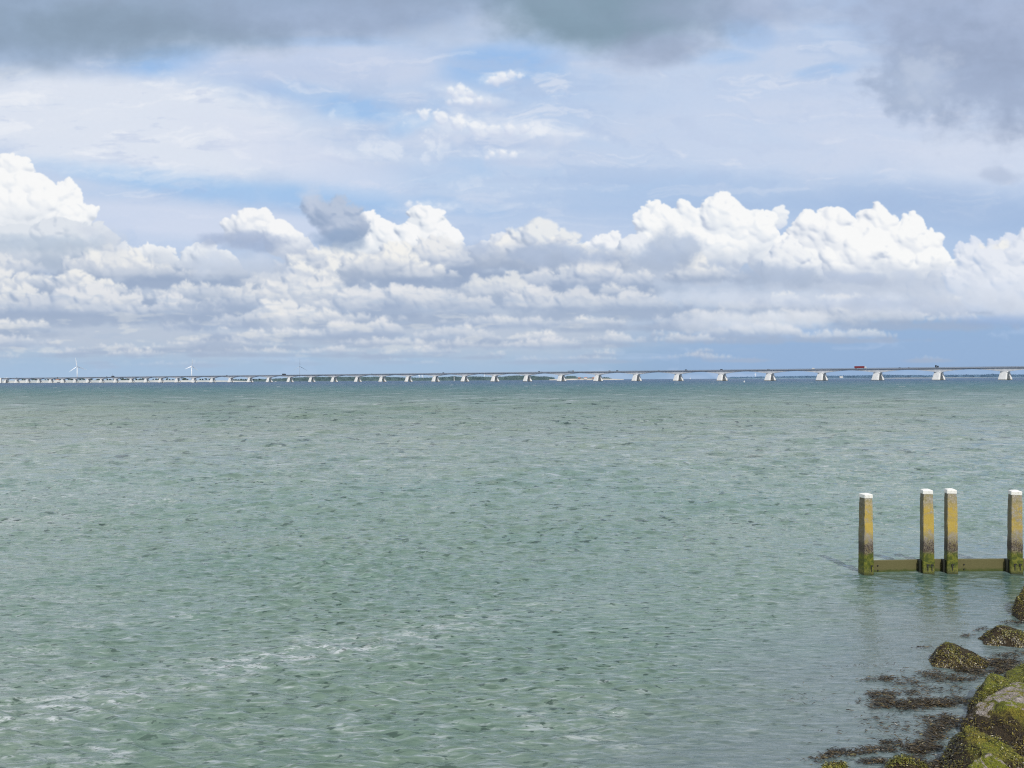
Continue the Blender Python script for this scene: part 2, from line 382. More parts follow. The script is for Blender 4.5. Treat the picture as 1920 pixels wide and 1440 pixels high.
# ---------------------------------------------------------------- materials
class NT:
    def __init__(s, name, world=False):
        if world:
            s.m = bpy.data.worlds.new(name)
        else:
            s.m = bpy.data.materials.new(name)
        s.m.use_nodes = True; s.t = s.m.node_tree; s.t.nodes.clear()
    def n(s, kind, **kw):
        nd = s.t.nodes.new(kind)
        for k, v in kw.items():
            if k.startswith('i_'):
                key = k[2:].replace('_', ' ')
                s.set(nd.inputs[key], v)
            else: setattr(nd, k, v)
        return nd
    def set(s, inp, v):
        if isinstance(v, bpy.types.NodeSocket): s.t.links.new(v, inp)
        else:
            if isinstance(v, tuple) and len(v) == 3 and inp.type == 'RGBA': v = v+(1,)
            inp.default_value = v
    def math(s, op, a, b=0.0, c=None, clamp=False):
        nd = s.t.nodes.new('ShaderNodeMath'); nd.operation = op; nd.use_clamp = clamp
        s.set(nd.inputs[0], a); s.set(nd.inputs[1], b)
        if c is not None: s.set(nd.inputs[2], c)
        return nd.outputs[0]
    def mix(s, f, a, b, mode='MIX'):
        nd = s.t.nodes.new('ShaderNodeMix'); nd.data_type = 'RGBA'; nd.blend_type = mode; nd.clamp_factor = True
        s.set(nd.inputs[0], f); s.set(nd.inputs[6], a); s.set(nd.inputs[7], b)
        return nd.outputs[2]
    def noise(s, vec, scale, detail=4, rough=.55, dist=0.0):
        nd = s.n('ShaderNodeTexNoise', i_Scale=scale, i_Detail=detail, i_Roughness=rough, i_Distortion=dist)
        if vec is not None: s.t.links.new(vec, nd.inputs['Vector'])
        return nd.outputs['Fac']
    def sm(s, x, a, b):
        nd = s.t.nodes.new('ShaderNodeMapRange'); nd.interpolation_type = 'SMOOTHSTEP'
        s.set(nd.inputs[0], x); nd.inputs[1].default_value = a; nd.inputs[2].default_value = b
        return nd.outputs[0]
    def scalev(s, vec, sc):
        nd = s.n('ShaderNodeMapping'); s.t.links.new(vec, nd.inputs['Vector']); nd.inputs['Scale'].default_value = sc
        return nd.outputs[0]
    def pbr(s, col, rough=.7, bump=None, bstr=.3, bdist=.02, **kw):
        p = s.n('ShaderNodeBsdfPrincipled'); s.set(p.inputs['Base Color'], col); s.set(p.inputs['Roughness'], rough)
        for k, v in kw.items(): s.set(p.inputs[k.replace('_', ' ')], v)
        if bump is not None:
            b = s.n('ShaderNodeBump'); b.inputs['Strength'].default_value = bstr; b.inputs['Distance'].default_value = bdist
            s.t.links.new(bump, b.inputs['Height']); s.t.links.new(b.outputs[0], p.inputs['Normal'])
        o = s.n('ShaderNodeOutputMaterial'); s.t.links.new(p.outputs[0], o.inputs[0])
        return s.m
def flat_mat(name, col, rough=.6, var=.18, scale=3.0, **kw):
    t = NT(name); tc = t.n('ShaderNodeTexCoord').outputs['Object']
    n = t.noise(tc, scale, 5)
    c = t.mix(n, tuple(x*(1-var) for x in col), tuple(min(1, x*(1+var)) for x in col))
    return t.pbr(c, rough, n, .15, .02, **kw)

M = {}
M['concrete'] = None
def concrete(name, base, dark, sc):
    t = NT(name); g = t.n('ShaderNodeNewGeometry').outputs['Position']
    a = t.noise(t.scalev(g, (1, 1, .35)), sc, 5, .6)
    c = t.mix(t.sm(a, .35, .7), dark, base)
    z = t.n('ShaderNodeSeparateXYZ'); t.t.links.new(g, z.inputs[0])
    c = t.mix(t.sm(z.outputs[2], 1.6, .3), c, (.09, .10, .08))      # weed line at the foot
    return t.pbr(c, .8, a, .2, .1)
M['pier'] = concrete('pier_concrete', (.88, .88, .86), (.78, .78, .77), .35)
M['girder'] = concrete('girder_concrete', (.60, .62, .66), (.46, .49, .53), .2)
M['rail'] = flat_mat('grey_railing', (.22, .25, .30), .6)
M['asphalt'] = flat_mat('asphalt', (.05, .05, .05), .9)
M['white'] = flat_mat('white_paint', (.8, .8, .78), .4, .04)
M['turbine'] = flat_mat('turbine_white', (.78, .8, .82), .4, .04)
M['turbine_grey'] = flat_mat('turbine_dark_grey', (.28, .34, .42), .6, .04)  # darker blue-grey than the white turbines
M['red'] = flat_mat('red_tarpaulin', (.20, .025, .03), .5, .1)
M['darkcar'] = flat_mat('dark_car_paint', (.02, .025, .035), .3, .1)
M['greycar'] = flat_mat('grey_car_paint', (.22, .24, .27), .3, .1)
M['glass'] = flat_mat('window_glass', (.02, .03, .04), .1, .05)
M['tyre'] = flat_mat('tyre_rubber', (.02, .02, .02), .8, .05)
M['steel'] = flat_mat('dark_steel', (.03, .03, .03), .5, .2)
M['brick'] = flat_mat('red_brick', (.30, .16, .11), .8)
M['rooftile'] = flat_mat('orange_roof_tile', (.34, .17, .12), .8)
M['sail'] = flat_mat('sail_cloth', (.8, .8, .78), .7, .03)
def foliage(name, a, b, sc):
    t = NT(name); g = t.n('ShaderNodeNewGeometry').outputs['Position']
    n = t.noise(g, sc, 4, .6)
    c = t.mix(t.sm(n, .35, .65), a, b)
    return t.pbr(c, .85)
M['wood_far'] = foliage('far_foliage', (.045, .085, .10), (.085, .14, .15), .03)  # some blue of the distance haze is put into the leaf colour
M['wood_haze'] = foliage('hazed_foliage', (.07, .14, .23), (.10, .18, .28), .02)  # stronger distance haze put into the colour
M['tree_leaf'] = foliage('leaf_green', (.05, .085, .07), (.09, .13, .10), .1)
M['bark'] = flat_mat('bark', (.09, .08, .07), .9)
M['sand'] = foliage('pale_beach', (.36, .35, .33), (.48, .46, .43), .01)
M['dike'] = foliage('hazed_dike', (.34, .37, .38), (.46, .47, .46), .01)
M['dike_blue'] = foliage('hazed_shore', (.12, .20, .28), (.17, .25, .33), .01)  # haze blue put into the shore colour

# ---------------------------------------------------------------- world
SUNV = Vector((0.14, -0.99, 0)).normalized(); SUN_EL = math.radians(46)
def make_world():
    sk = Sky(); im = sk.build()
    lin = np.where(im <= .04045, im/12.92, ((im+.055)/1.055)**2.4).astype(np.float32)
    h, w = lin.shape[:2]
    buf = np.ones((h, w, 4), np.float32); buf[..., :3] = lin[::-1]
    img = bpy.data.images.new('cloud_radiance', w, h, alpha=False, float_buffer=True)
    img.colorspace_settings.name = 'Non-Color'
    img.pixels.foreach_set(buf.ravel()); img.update()
    t = NT('World', True); scene.world = t.m
    g = t.n('ShaderNodeTexCoord').outputs['Generated']
    s = t.n('ShaderNodeSeparateXYZ'); t.t.links.new(g, s.inputs[0])
    x, y, z = s.outputs
    ys = t.math('MAXIMUM', y, .02)
    u = t.math('DIVIDE', t.math('ADD', t.math('MULTIPLY', t.math('DIVIDE', x, ys), FPX), 960-SU0), SU1-SU0)
    v = t.math('DIVIDE', t.math('ADD', t.math('MULTIPLY', t.math('DIVIDE', z, ys), FPX), SV1-HOR), SV1-SV0)
    cb = t.n('ShaderNodeCombineXYZ'); t.t.links.new(u, cb.inputs[0]); t.t.links.new(v, cb.inputs[1])
    it = t.n('ShaderNodeTexImage'); it.image = img; it.extension = 'EXTEND'; it.interpolation = 'Cubic'
    t.t.links.new(cb.outputs[0], it.inputs[0])
    inside = t.math('MULTIPLY', t.sm(u, .0, .06), t.sm(u, 1.0, .94))
    inside = t.math('MULTIPLY', inside, t.sm(v, 1.0, .86)); inside = t.math('MULTIPLY', inside, t.sm(y, .03, .1))
    # the rest of the sky: broken cloud by direction
    n1 = t.noise(g, 2.2, 6, .55, .4); n2 = t.noise(t.scalev(g, (1, 1, 3)), 5.0, 6, .6)
    oth = t.mix(t.sm(n1, .42, .64), (.80, .83, .88), (.50, .53, .58))
    oth = t.mix(t.sm(n2, .52, .66), oth, (.95, .95, .95))
    col = t.mix(inside, oth, it.outputs[0])
    sky = t.n('ShaderNodeTexSky', sky_type='NISHITA'); sky.sun_disc = False
    sky.sun_elevation = SUN_EL; sky.sun_rotation = math.atan2(SUNV.x, SUNV.y)
    sky.altitude = 0; sky.air_density = 1; sky.dust_density = 1; sky.ozone_density = 1
    b1 = t.n('ShaderNodeBackground', i_Strength=.09); t.t.links.new(sky.outputs[0], b1.inputs[0])
    b2 = t.n('ShaderNodeBackground', i_Strength=1.0); t.t.links.new(col, b2.inputs[0])
    mx = t.n('ShaderNodeMixShader'); 
    cover = t.math('ADD', .84, t.math('MULTIPLY', inside, .10))
    t.t.links.new(cover, mx.inputs[0])
    t.t.links.new(b1.outputs[0], mx.inputs[1]); t.t.links.new(b2.outputs[0], mx.inputs[2])
    o = t.n('ShaderNodeOutputWorld'); t.t.links.new(mx.outputs[0], o.inputs[0])
    t.m.cycles.sampling_method = 'MANUAL'; t.m.cycles.sample_map_resolution = 512
make_world()
sd = bpy.data.lights.new('sun', 'SUN'); sun = bpy.data.objects.new('sun', sd); scene.collection.objects.link(sun)
sd.energy = 3.0; sd.angle = math.radians(.53); sd.color = (1, .955, .88)
sv = Vector((SUNV.x*math.cos(SUN_EL), SUNV.y*math.cos(SUN_EL), math.sin(SUN_EL)))
sun.rotation_euler = sv.to_track_quat('Z', 'Y').to_euler()
scene.view_settings.view_transform = 'Standard'; scene.view_settings.look = 'None'; scene.view_settings.exposure = 0; scene.view_settings.gamma = 1
scene.render.engine = 'CYCLES'
scene.cycles.use_denoising = False; scene.cycles.sample_clamp_direct = 4; scene.cycles.sample_clamp_indirect = 3; scene.cycles.filter_width = 1.15
scene.cycles.max_bounces = 5; scene.cycles.diffuse_bounces = 2; scene.cycles.glossy_bounces = 3
# ---------------------------------------------------------------- water
def calmness(X, Y):
    """1 in the lee of the boulders at the right, 0 out on the open water"""
    # signed distance to the waterline of the embankment (positive = towards open water)
    a = Vector((3.9, 8.3)); b = Vector((10.6, 15.6)); d = (b-a).normalized()
    dist = (Y-a.y)*d.x-(X-a.x)*d.y
    return dist
def water():
    NR, NA = 1560, 900
    # rows: even steps as seen from a person standing on the dike, i.e. finer near, coarser far
    off = np.concatenate([np.linspace(1500, 900, 90, endpoint=False), np.linspace(900, 14, NR, endpoint=False), np.geomspace(14, .1, 70)])
    r = FPX*CAMH/off
    az = np.radians(np.linspace(-49, 49, NA))
    Rr, A = np.meshgrid(r, az, indexing='ij')
    X = (Rr*np.tan(A)).astype(np.float32) if False else (Rr*np.sin(A)).astype(np.float32)
    Y = (Rr*np.cos(A)).astype(np.float32)
    dist = calmness(X, Y)
    calm = smooth(4.2, .3, dist+fbm(X/2.5, Y/1.2, 321, 3)*1.2)*smooth(26, 15, Y)
    rs = np.random.RandomState(4)
    X = X.astype(np.float32); Z = np.zeros_like(X); DX = np.zeros_like(X); DY = np.zeros_like(X)
    patch = fbm(X/9.0, Y/6.0, 301, 3)                      # gusts and slicks
    patch2 = fbm(X/38.0, Y/22.0, 311, 4)
    gust = np.clip(.95+1.0*patch+.9*patch2, .3, 1.8)
    N = 84
    lam = np.geomspace(.11, 13, N)
    drow = np.gradient(r)[:, None].astype(np.float32); dcol = (Rr*np.radians(98)/NA).astype(np.float32)
    wind = math.radians(-96)
    ZS = np.zeros_like(X)
    for i, L in enumerate(lam):
        th = wind+rs.normal(0, .42 if L > 1 else .40)
        k = 2*math.pi/L
        slope = float(np.interp(math.log(L), [math.log(.11), math.log(.2), math.log(.6), math.log(1.5), math.log(4.5), math.log(13)], [.060, .075, .066, .054, .045, .03]))
        a = slope/k
        kx, ky = k*math.cos(th), k*math.sin(th)
        # fade out what the grid can no longer carry
        samp = np.abs(kx)*dcol+np.abs(ky)*drow
        fade = smooth(2.4, 1.0, samp)
        cm = 1-calm*(.75 if L > .4 else .45)
        ph = kx*X+ky*Y+rs.rand()*6.28+patch*(1.3 if L < 1 else .6)
        amp = a*fade*cm*(gust if L < 2.5 else 1.0)
        if L > .7:          # bigger waves only out on the open water
            amp = amp*(.12+.88*smooth(9*L**.5, 40*L**.5, Y))
        wv = amp*np.sin(ph); Z += wv
        ZS += wv*smooth(1.5, .7, L/(.021*np.maximum(Rr, 8)**1.02))
        q = .55 if L > .25 else .2
        DX += q*amp*np.cos(ph)*math.cos(th); DY += q*amp*np.cos(ph)*math.sin(th)
    # the steep lee faces of the wavelets, mask for the shading painted into the water colour
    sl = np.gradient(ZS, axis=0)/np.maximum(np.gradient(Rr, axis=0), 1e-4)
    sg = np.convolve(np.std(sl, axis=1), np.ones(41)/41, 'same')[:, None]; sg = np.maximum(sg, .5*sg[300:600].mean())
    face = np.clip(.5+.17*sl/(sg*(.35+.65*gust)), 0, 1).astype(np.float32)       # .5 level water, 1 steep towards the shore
    # foam threads lying along the wind lanes
    foam = np.zeros_like(X)
    wob = fbm(X/1.6, Y/1.1, 331, 4)
    fine = fbm(X/.55+wob*.6, Y/.16+wob*1.2, 341, 4, .6)
    fine2 = fbm((X+.35*Y)/1.6, Y/.42, 351, 4, .6)
    def lane(pts, w, k):
        nonlocal foam
        g = [ground(*p) for p in pts]
        best = np.full(X.shape, 1e9, np.float32)
        for p, q in zip(g[:-1], g[1:]):
            ex, ey = q.x-p.x, q.y-p.y; l2 = ex*ex+ey*ey
            t = np.clip(((X-p.x)*ex+(Y-p.y)*ey)/l2, 0, 1)
            best = np.minimum(best, np.hypot(X-p.x-t*ex, Y-p.y-t*ey))
        m = smooth(1.5, .1, best/w+wob*.9)
        foam = np.maximum(foam, k*m)
    lane([(-300, 1420), (0, 1345), (140, 1310), (300, 1270), (480, 1235), (620, 1215), (830, 1175), (1000, 1150)], 0.80, .85)
    lane([(-200, 1385), (0, 1365), (180, 1325), (420, 1262), (600, 1222)], 0.40, .8)
    lane([(-300, 1190), (0, 1172), (180, 1160), (330, 1152)], 0.63, .75)
    lane([(-300, 1235), (0, 1228), (90, 1222)], 0.45, .7)
    lane([(-300, 950), (0, 938), (170, 928), (300, 936)], 2.16, .8)
    lane([(-300, 985), (0, 978), (110, 972)], 1.44, .6)
    lane([(0, 1120), (120, 1116), (210, 1125)], 0.54, .55)
    lane([(730, 1190), (830, 1172), (960, 1160), (1090, 1130)], 0.81, .65)
    lane([(380, 1385), (560, 1370), (640, 1360)], 0.40, .4)
    lane([(-100, 1075), (60, 1066), (150, 1072)], .7, .5)
    lane([(-100, 1290), (60, 1280), (200, 1268)], .5, .6)
    lane([(-50, 1425), (90, 1412), (200, 1418)], .35, .6)
    lane([(960, 1340), (1040, 1328), (1140, 1335)], 0.32, .45)
    lane([(1020, 1366), (1110, 1372), (1180, 1400)], 0.32, .4)
    lane([(560, 892), (720, 884), (820, 884)], 1.98, .45)
    lane([(1340, 852), (1500, 846)], 2.70, .35)
    lane([(1290, 905), (1420, 908)], 1.62, .35)
    lane([(1290, 985), (1380, 992)], 1.44, .4)
    lane([(1540, 1300), (1700, 1330), (1760, 1345)], 0.63, .25)
    thr = smooth(.0, .13, fine)
    open_ = smooth(.30, .52, fine+.35*fine2+.12*patch)     # stray threads everywhere
    F = foam*(.38+.62*smooth(-.18, .22, patch+.5*wob))*(.16+.84*thr)+.30*open_*smooth(70, 12, Y)*(1-calm)
    # flecks of white water far out
    fk = perlin(X/7.0, Y/9.0, 361)*smooth(70, 140, Y)
    F = np.maximum(F, 1.0*smooth(.70, .80, fk+.12*fine2)*smooth(1400, 700, Y))
    verts = np.stack([X+DX, Y+DY, Z], -1).reshape(-1, 3)
    nr, na = X.shape
    idx = (np.arange(nr-1)[:, None]*na+np.arange(na-1)[None, :]).astype(np.int32)
    quads = np.stack([idx, idx+1, idx+na+1, idx+na], -1).reshape(-1, 4)[:, ::-1]
    me = bpy.data.meshes.new('water')
    me.vertices.add(len(verts)); me.vertices.foreach_set('co', verts.astype(np.float32).ravel())
    me.loops.add(quads.size); me.loops.foreach_set('vertex_index', quads.ravel())
    me.polygons.add(len(quads)); me.polygons.foreach_set('loop_start', np.arange(0, quads.size, 4, dtype=np.int32))
    me.polygons.foreach_set('loop_total', np.full(len(quads), 4, np.int32))
    me.polygons.foreach_set('use_smooth', np.ones(len(quads), bool))
    me.update(calc_edges=True)
    at_ = me.attributes.new('foam', 'FLOAT', 'POINT'); at_.data.foreach_set('value', F.astype(np.float32).ravel())
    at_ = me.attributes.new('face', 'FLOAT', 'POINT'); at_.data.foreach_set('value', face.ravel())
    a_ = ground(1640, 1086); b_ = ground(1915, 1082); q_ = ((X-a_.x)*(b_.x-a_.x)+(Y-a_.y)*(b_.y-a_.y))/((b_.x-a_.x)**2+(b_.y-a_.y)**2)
    dx_ = np.maximum(np.maximum(-q_, q_-1), 0)*3.0; post_refl = smooth(1.0, .1, dx_+wob*.25)*smooth(4.6, .6, (a_.y-Y)+wob*1.2)*smooth(-.5, 0, a_.y-Y+.2)  # mask for the painted reflection of the posts and planking
    at_ = me.attributes.new('post_refl', 'FLOAT', 'POINT'); at_.data.foreach_set('value', post_refl.astype(np.float32).ravel())
    at_ = me.attributes.new('lee', 'FLOAT', 'POINT'); at_.data.foreach_set('value', calm.astype(np.float32).ravel())
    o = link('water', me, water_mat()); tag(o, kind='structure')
    return o
def water_mat():
    t = NT('sea_water')
    P = t.n('ShaderNodeNewGeometry').outputs['Position']
    s = t.n('ShaderNodeSeparateXYZ'); t.t.links.new(P, s.inputs[0]); x, y, z = s.outputs
    n_big = t.noise(t.scalev(P, (.012, .03, 0)), 1.0, 5, .6, .6)
    n_mid = t.noise(t.scalev(P, (.10, .22, 0)), 1.0, 5, .6, .5)
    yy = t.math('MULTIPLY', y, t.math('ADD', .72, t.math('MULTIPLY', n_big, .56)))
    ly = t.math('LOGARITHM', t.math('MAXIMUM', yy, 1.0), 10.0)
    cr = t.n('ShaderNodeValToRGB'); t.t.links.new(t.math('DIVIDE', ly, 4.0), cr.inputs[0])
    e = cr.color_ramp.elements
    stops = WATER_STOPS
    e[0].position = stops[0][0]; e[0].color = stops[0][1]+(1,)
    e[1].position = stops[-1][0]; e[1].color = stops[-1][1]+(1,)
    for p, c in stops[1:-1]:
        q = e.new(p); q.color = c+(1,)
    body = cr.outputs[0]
    body = t.mix(t.math('MULTIPLY', t.sm(n_mid, .42, .68), .55), body, t.mix(1.0, body, (.72, .86, .90), 'MULTIPLY'))
    body = t.mix(t.math('MULTIPLY', t.sm(n_big, .45, .62), .35), body, t.mix(1.0, body, (1.22, 1.08, 1.0), 'MULTIPLY'))
    lee = t.n('ShaderNodeAttribute', attribute_name='lee').outputs['Fac']
    body = t.mix(t.math('MULTIPLY', lee, .8), body, (.130, .168, .180))
    refl = t.n('ShaderNodeAttribute', attribute_name='post_refl').outputs['Fac']
    body = t.mix(t.math('MULTIPLY', refl, .8), body, (.050, .105, .082))  # dark green reflection of the posts painted into the water colour
    foam = t.n('ShaderNodeAttribute', attribute_name='foam').outputs['Fac']
    fn = t.noise(t.scalev(P, (9, 26, 0)), 1.0, 5, .65, .8)
    fm = t.math('MULTIPLY', foam, t.sm(fn, .40, .54), clamp=True)
    col = t.mix(t.math('MULTIPLY', fm, .85), body, (.55, .58, .62))
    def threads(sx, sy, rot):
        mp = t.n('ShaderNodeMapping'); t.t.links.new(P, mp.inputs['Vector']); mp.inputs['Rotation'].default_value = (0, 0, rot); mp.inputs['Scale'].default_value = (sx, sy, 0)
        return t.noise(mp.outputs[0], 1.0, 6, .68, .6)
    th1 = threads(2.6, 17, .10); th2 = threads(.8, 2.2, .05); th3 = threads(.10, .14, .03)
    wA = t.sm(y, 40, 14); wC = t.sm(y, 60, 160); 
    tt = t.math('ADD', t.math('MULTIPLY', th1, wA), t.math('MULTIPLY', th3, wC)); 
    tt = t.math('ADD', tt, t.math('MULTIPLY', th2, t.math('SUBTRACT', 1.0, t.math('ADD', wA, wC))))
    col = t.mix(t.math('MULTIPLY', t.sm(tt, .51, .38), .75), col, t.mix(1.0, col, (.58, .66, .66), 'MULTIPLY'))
    col = t.mix(t.math('MULTIPLY', t.sm(tt, .52, .68), t.math('SUBTRACT', .55, t.math('MULTIPLY', lee, .32))), col, (.44, .48, .54))  # sky glints on the ripples painted in as pale streaks
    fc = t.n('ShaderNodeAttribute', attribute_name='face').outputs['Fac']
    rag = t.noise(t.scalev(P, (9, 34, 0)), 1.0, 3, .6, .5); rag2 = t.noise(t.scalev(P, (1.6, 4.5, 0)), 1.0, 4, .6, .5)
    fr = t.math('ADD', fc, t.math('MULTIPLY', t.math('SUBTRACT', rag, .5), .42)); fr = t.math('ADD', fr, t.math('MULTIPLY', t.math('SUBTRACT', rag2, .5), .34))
    lit_ = t.math('MULTIPLY', t.sm(fc, .42, .16), .26); shade_ = t.math('ADD', t.math('MULTIPLY', t.sm(fr, .78, 1.0), .28), t.math('MULTIPLY', t.sm(fc, .52, .85), .16))  # wavelet sides lightened and darkened in the colour
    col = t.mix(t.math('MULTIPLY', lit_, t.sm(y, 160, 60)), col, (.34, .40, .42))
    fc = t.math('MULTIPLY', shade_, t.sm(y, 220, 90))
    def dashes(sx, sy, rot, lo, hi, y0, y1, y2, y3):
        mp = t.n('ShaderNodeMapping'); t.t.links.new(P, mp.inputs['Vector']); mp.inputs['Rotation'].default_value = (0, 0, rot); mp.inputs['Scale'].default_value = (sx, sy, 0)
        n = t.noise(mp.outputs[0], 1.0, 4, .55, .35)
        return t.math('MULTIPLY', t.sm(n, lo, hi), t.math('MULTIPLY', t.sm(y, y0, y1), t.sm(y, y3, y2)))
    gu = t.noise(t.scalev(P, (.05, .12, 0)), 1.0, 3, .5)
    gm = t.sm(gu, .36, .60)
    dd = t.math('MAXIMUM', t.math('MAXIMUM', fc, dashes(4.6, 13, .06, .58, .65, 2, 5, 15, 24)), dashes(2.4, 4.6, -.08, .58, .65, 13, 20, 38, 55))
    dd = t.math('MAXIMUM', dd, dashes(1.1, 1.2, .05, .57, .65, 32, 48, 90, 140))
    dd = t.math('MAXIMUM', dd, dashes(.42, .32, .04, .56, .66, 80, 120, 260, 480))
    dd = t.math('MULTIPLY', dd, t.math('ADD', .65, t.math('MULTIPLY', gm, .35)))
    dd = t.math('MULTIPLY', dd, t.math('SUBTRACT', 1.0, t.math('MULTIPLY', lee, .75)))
    col = t.mix(t.math('MULTIPLY', dd, .85), col, (.016, .038, .032))  # dark wavelet fronts painted into the water colour
    # ripples too fine for the mesh
    d = t.math('MAXIMUM', y, 1.0)
    def crest(sx, sy, pw, rot):
        mp = t.n('ShaderNodeMapping'); t.t.links.new(P, mp.inputs['Vector']); mp.inputs['Rotation'].default_value = (0, 0, rot); mp.inputs['Scale'].default_value = (sx, sy, 0)
        n = t.noise(mp.outputs[0], 1.0, 3, .55, .25)
        r_ = t.math('SUBTRACT', 1.0, t.math('ABSOLUTE', t.math('MULTIPLY', t.math('SUBTRACT', n, .5), 3.2)))
        return t.math('POWER', t.math('MAXIMUM', r_, 0.0), pw)
    b0 = t.noise(t.scalev(P, (7, 17, 8)), 1.0, 3, .6, .3)
    far1 = t.sm(y, 8, 26); far2 = t.sm(y, 30, 110); far3 = t.sm(y, 90, 300)
    lee_ = t.math('SUBTRACT', 1.0, t.math('MULTIPLY', t.n('ShaderNodeAttribute', attribute_name='lee').outputs['Fac'], .7))
    h = t.math('MULTIPLY', b0, t.math('SUBTRACT', .020, t.math('MULTIPLY', refl, .012)))
    h = t.math('ADD', h, t.math('MULTIPLY', crest(1.5, 3.6, 1.6, .08), t.math('MULTIPLY', t.math('MULTIPLY', far1, .055), lee_)))
    h = t.math('ADD', h, t.math('MULTIPLY', crest(.42, 1.05, 1.6, -.06), t.math('MULTIPLY', far2, .20)))
    h = t.math('ADD', h, t.math('MULTIPLY', crest(.10, .27, 1.6, .05), t.math('MULTIPLY', far3, .8)))
    bp = t.n('ShaderNodeBump'); bp.inputs['Strength'].default_value = 1.0; bp.inputs['Distance'].default_value = 1.0
    t.t.links.new(h, bp.inputs['Height'])
    rough = t.math('ADD', .03, t.math('MULTIPLY', far2, .19)); rough = t.math('ADD', rough, t.math('MULTIPLY', fm, .5))
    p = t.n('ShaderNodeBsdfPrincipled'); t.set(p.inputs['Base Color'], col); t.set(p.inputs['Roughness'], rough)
    t.set(p.inputs['IOR'], t.math('ADD', t.math('ADD', t.math('MULTIPLY', refl, .45), t.math('MULTIPLY', t.sm(ly, 2.45, 1.3), .69)), 1.045)); t.set(p.inputs['Specular IOR Level'], t.math('SUBTRACT', .5, t.math('MULTIPLY', dd, .3)))
    t.t.links.new(bp.outputs[0], p.inputs['Normal'])
    o = t.n('ShaderNodeOutputMaterial'); t.t.links.new(p.outputs[0], o.inputs[0])
    return t.m
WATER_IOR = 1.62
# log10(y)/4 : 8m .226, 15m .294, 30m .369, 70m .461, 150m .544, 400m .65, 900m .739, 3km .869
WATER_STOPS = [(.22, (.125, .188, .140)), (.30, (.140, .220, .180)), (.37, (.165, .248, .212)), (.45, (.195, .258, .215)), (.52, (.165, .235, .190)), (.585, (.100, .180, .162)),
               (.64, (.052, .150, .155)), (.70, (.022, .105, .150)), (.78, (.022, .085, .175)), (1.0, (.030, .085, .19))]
water()
# the sea bed and the shore under the water, one sheet out to the horizon
bm = bmesh.new()
bm.faces.new([bm.verts.new(p) for p in ((-70000, -3000, -2.5), (70000, -3000, -2.5), (70000, 70000, -2.5), (-70000, 70000, -2.5))])
tag(obj('seabed', bm, flat_mat('sea_bed', (.06, .09, .09), .9)), kind='structure')
# ---------------------------------------------------------------- the long bridge
PX = [1884.6, 1760, 1646, 1541, 1444, 1354, 1271.7, 1193.7, 1121.5, 1053, 989, 928, 871.7, 816.7, 766, 717, 671, 626.5, 584.6, 544, 505, 469, 433, 399, 364, 333, 302, 275, 247, 218, 191, 166, 142, 119, 96, 74, 53, 32, 12]
def depth(n): return 1255.0*(1+.04222*n)
DECK = 22.0
cent = []
for n, px in enumerate(PX):
    Y = depth(n); cent.append(Vector(((px-960)/FPX*Y, Y, 0)))
d0 = (cent[0]-cent[3])/3
cent = [cent[0]+d0*k for k in (4, 3, 2, 1)]+cent          # carries on to the right, outside the photograph
cent.append(cent[-1]+(cent[-1]-cent[-3])/2)
bridge = empty('bridge', (0, 0, 0), label='very long low concrete road bridge on A-shaped white piers across the water', cat='bridge')
def path_pt(q):
    q = min(max(q, 0), len(cent)-1.001); i = int(q); return cent[i].lerp(cent[i+1], q-i)
def deck_at(px):
    """point on the deck line seen at column px, and its heading"""
    best = None
    for i in range(len(cent)-1):
        for k in range(40):
            p = cent[i].lerp(cent[i+1], k/40); c = 960+FPX*p.x/p.y
            if best is None or abs(c-px) < best[0]: best = (abs(c-px), p, (cent[i]-cent[i+1]).normalized())
    return best[1], best[2]
def loft(bm, secs):
    rows_ = [[bm.verts.new(p) for p in s_] for s_ in secs]
    n = len(rows_[0])
    for a, b in zip(rows_[:-1], rows_[1:]):
        for k in range(n): bm.faces.new((a[k], a[(k+1) % n], b[(k+1) % n], b[k]))
    bm.faces.new(rows_[0]); bm.faces.new(rows_[-1][::-1])
    bmesh.ops.recalc_face_normals(bm, faces=bm.faces[:])
def frame_at(q):
    p = path_pt(q); a = path_pt(max(q-.3, 0)); b = path_pt(q+.3)
    d = (b-a).normalized(); return p, d, Vector((-d.y, d.x, 0))
SUB = 16; NQ = (len(cent)-1)*SUB
sec_g, sec_d, sec_r = [], [], []
for k in range(NQ+1):
    q = k/SUB
    p, d, nrm = frame_at(min(q, len(cent)-1.002))
    u = abs(q-round(q))*2                                 # 0 at a pier, 1 at mid-span
    bot = 18.7-5.3*(1-u)**1.7
    def P(o, z): return p+nrm*o+Vector((0, 0, z))
    sec_g.append([P(-4.2, bot), P(4.2, bot), P(4.5, DECK-1.25), P(-4.5, DECK-1.25)])
    sec_d.append([P(-6.1, DECK-1.25+.005), P(6.1, DECK-1.25+.005), P(6.2, DECK-.35), P(-6.2, DECK-.35)])
bm = bmesh.new(); loft(bm, sec_g); g = obj('girder', bm, M['girder'], bridge)
bm = bmesh.new(); loft(bm, sec_d); obj('deck_edge', bm, flat_mat('deck_edge_beam', (.32, .35, .40), .8, .1, .05), bridge)
bm = bmesh.new()
for a, b in zip(sec_d[:-1], sec_d[1:]):
    q4 = [a[3], a[2], b[2], b[3]]
    bm.faces.new([bm.verts.new(v+Vector((0, 0, .01))) for v in q4])
obj('roadway', bm, M['asphalt'], bridge)
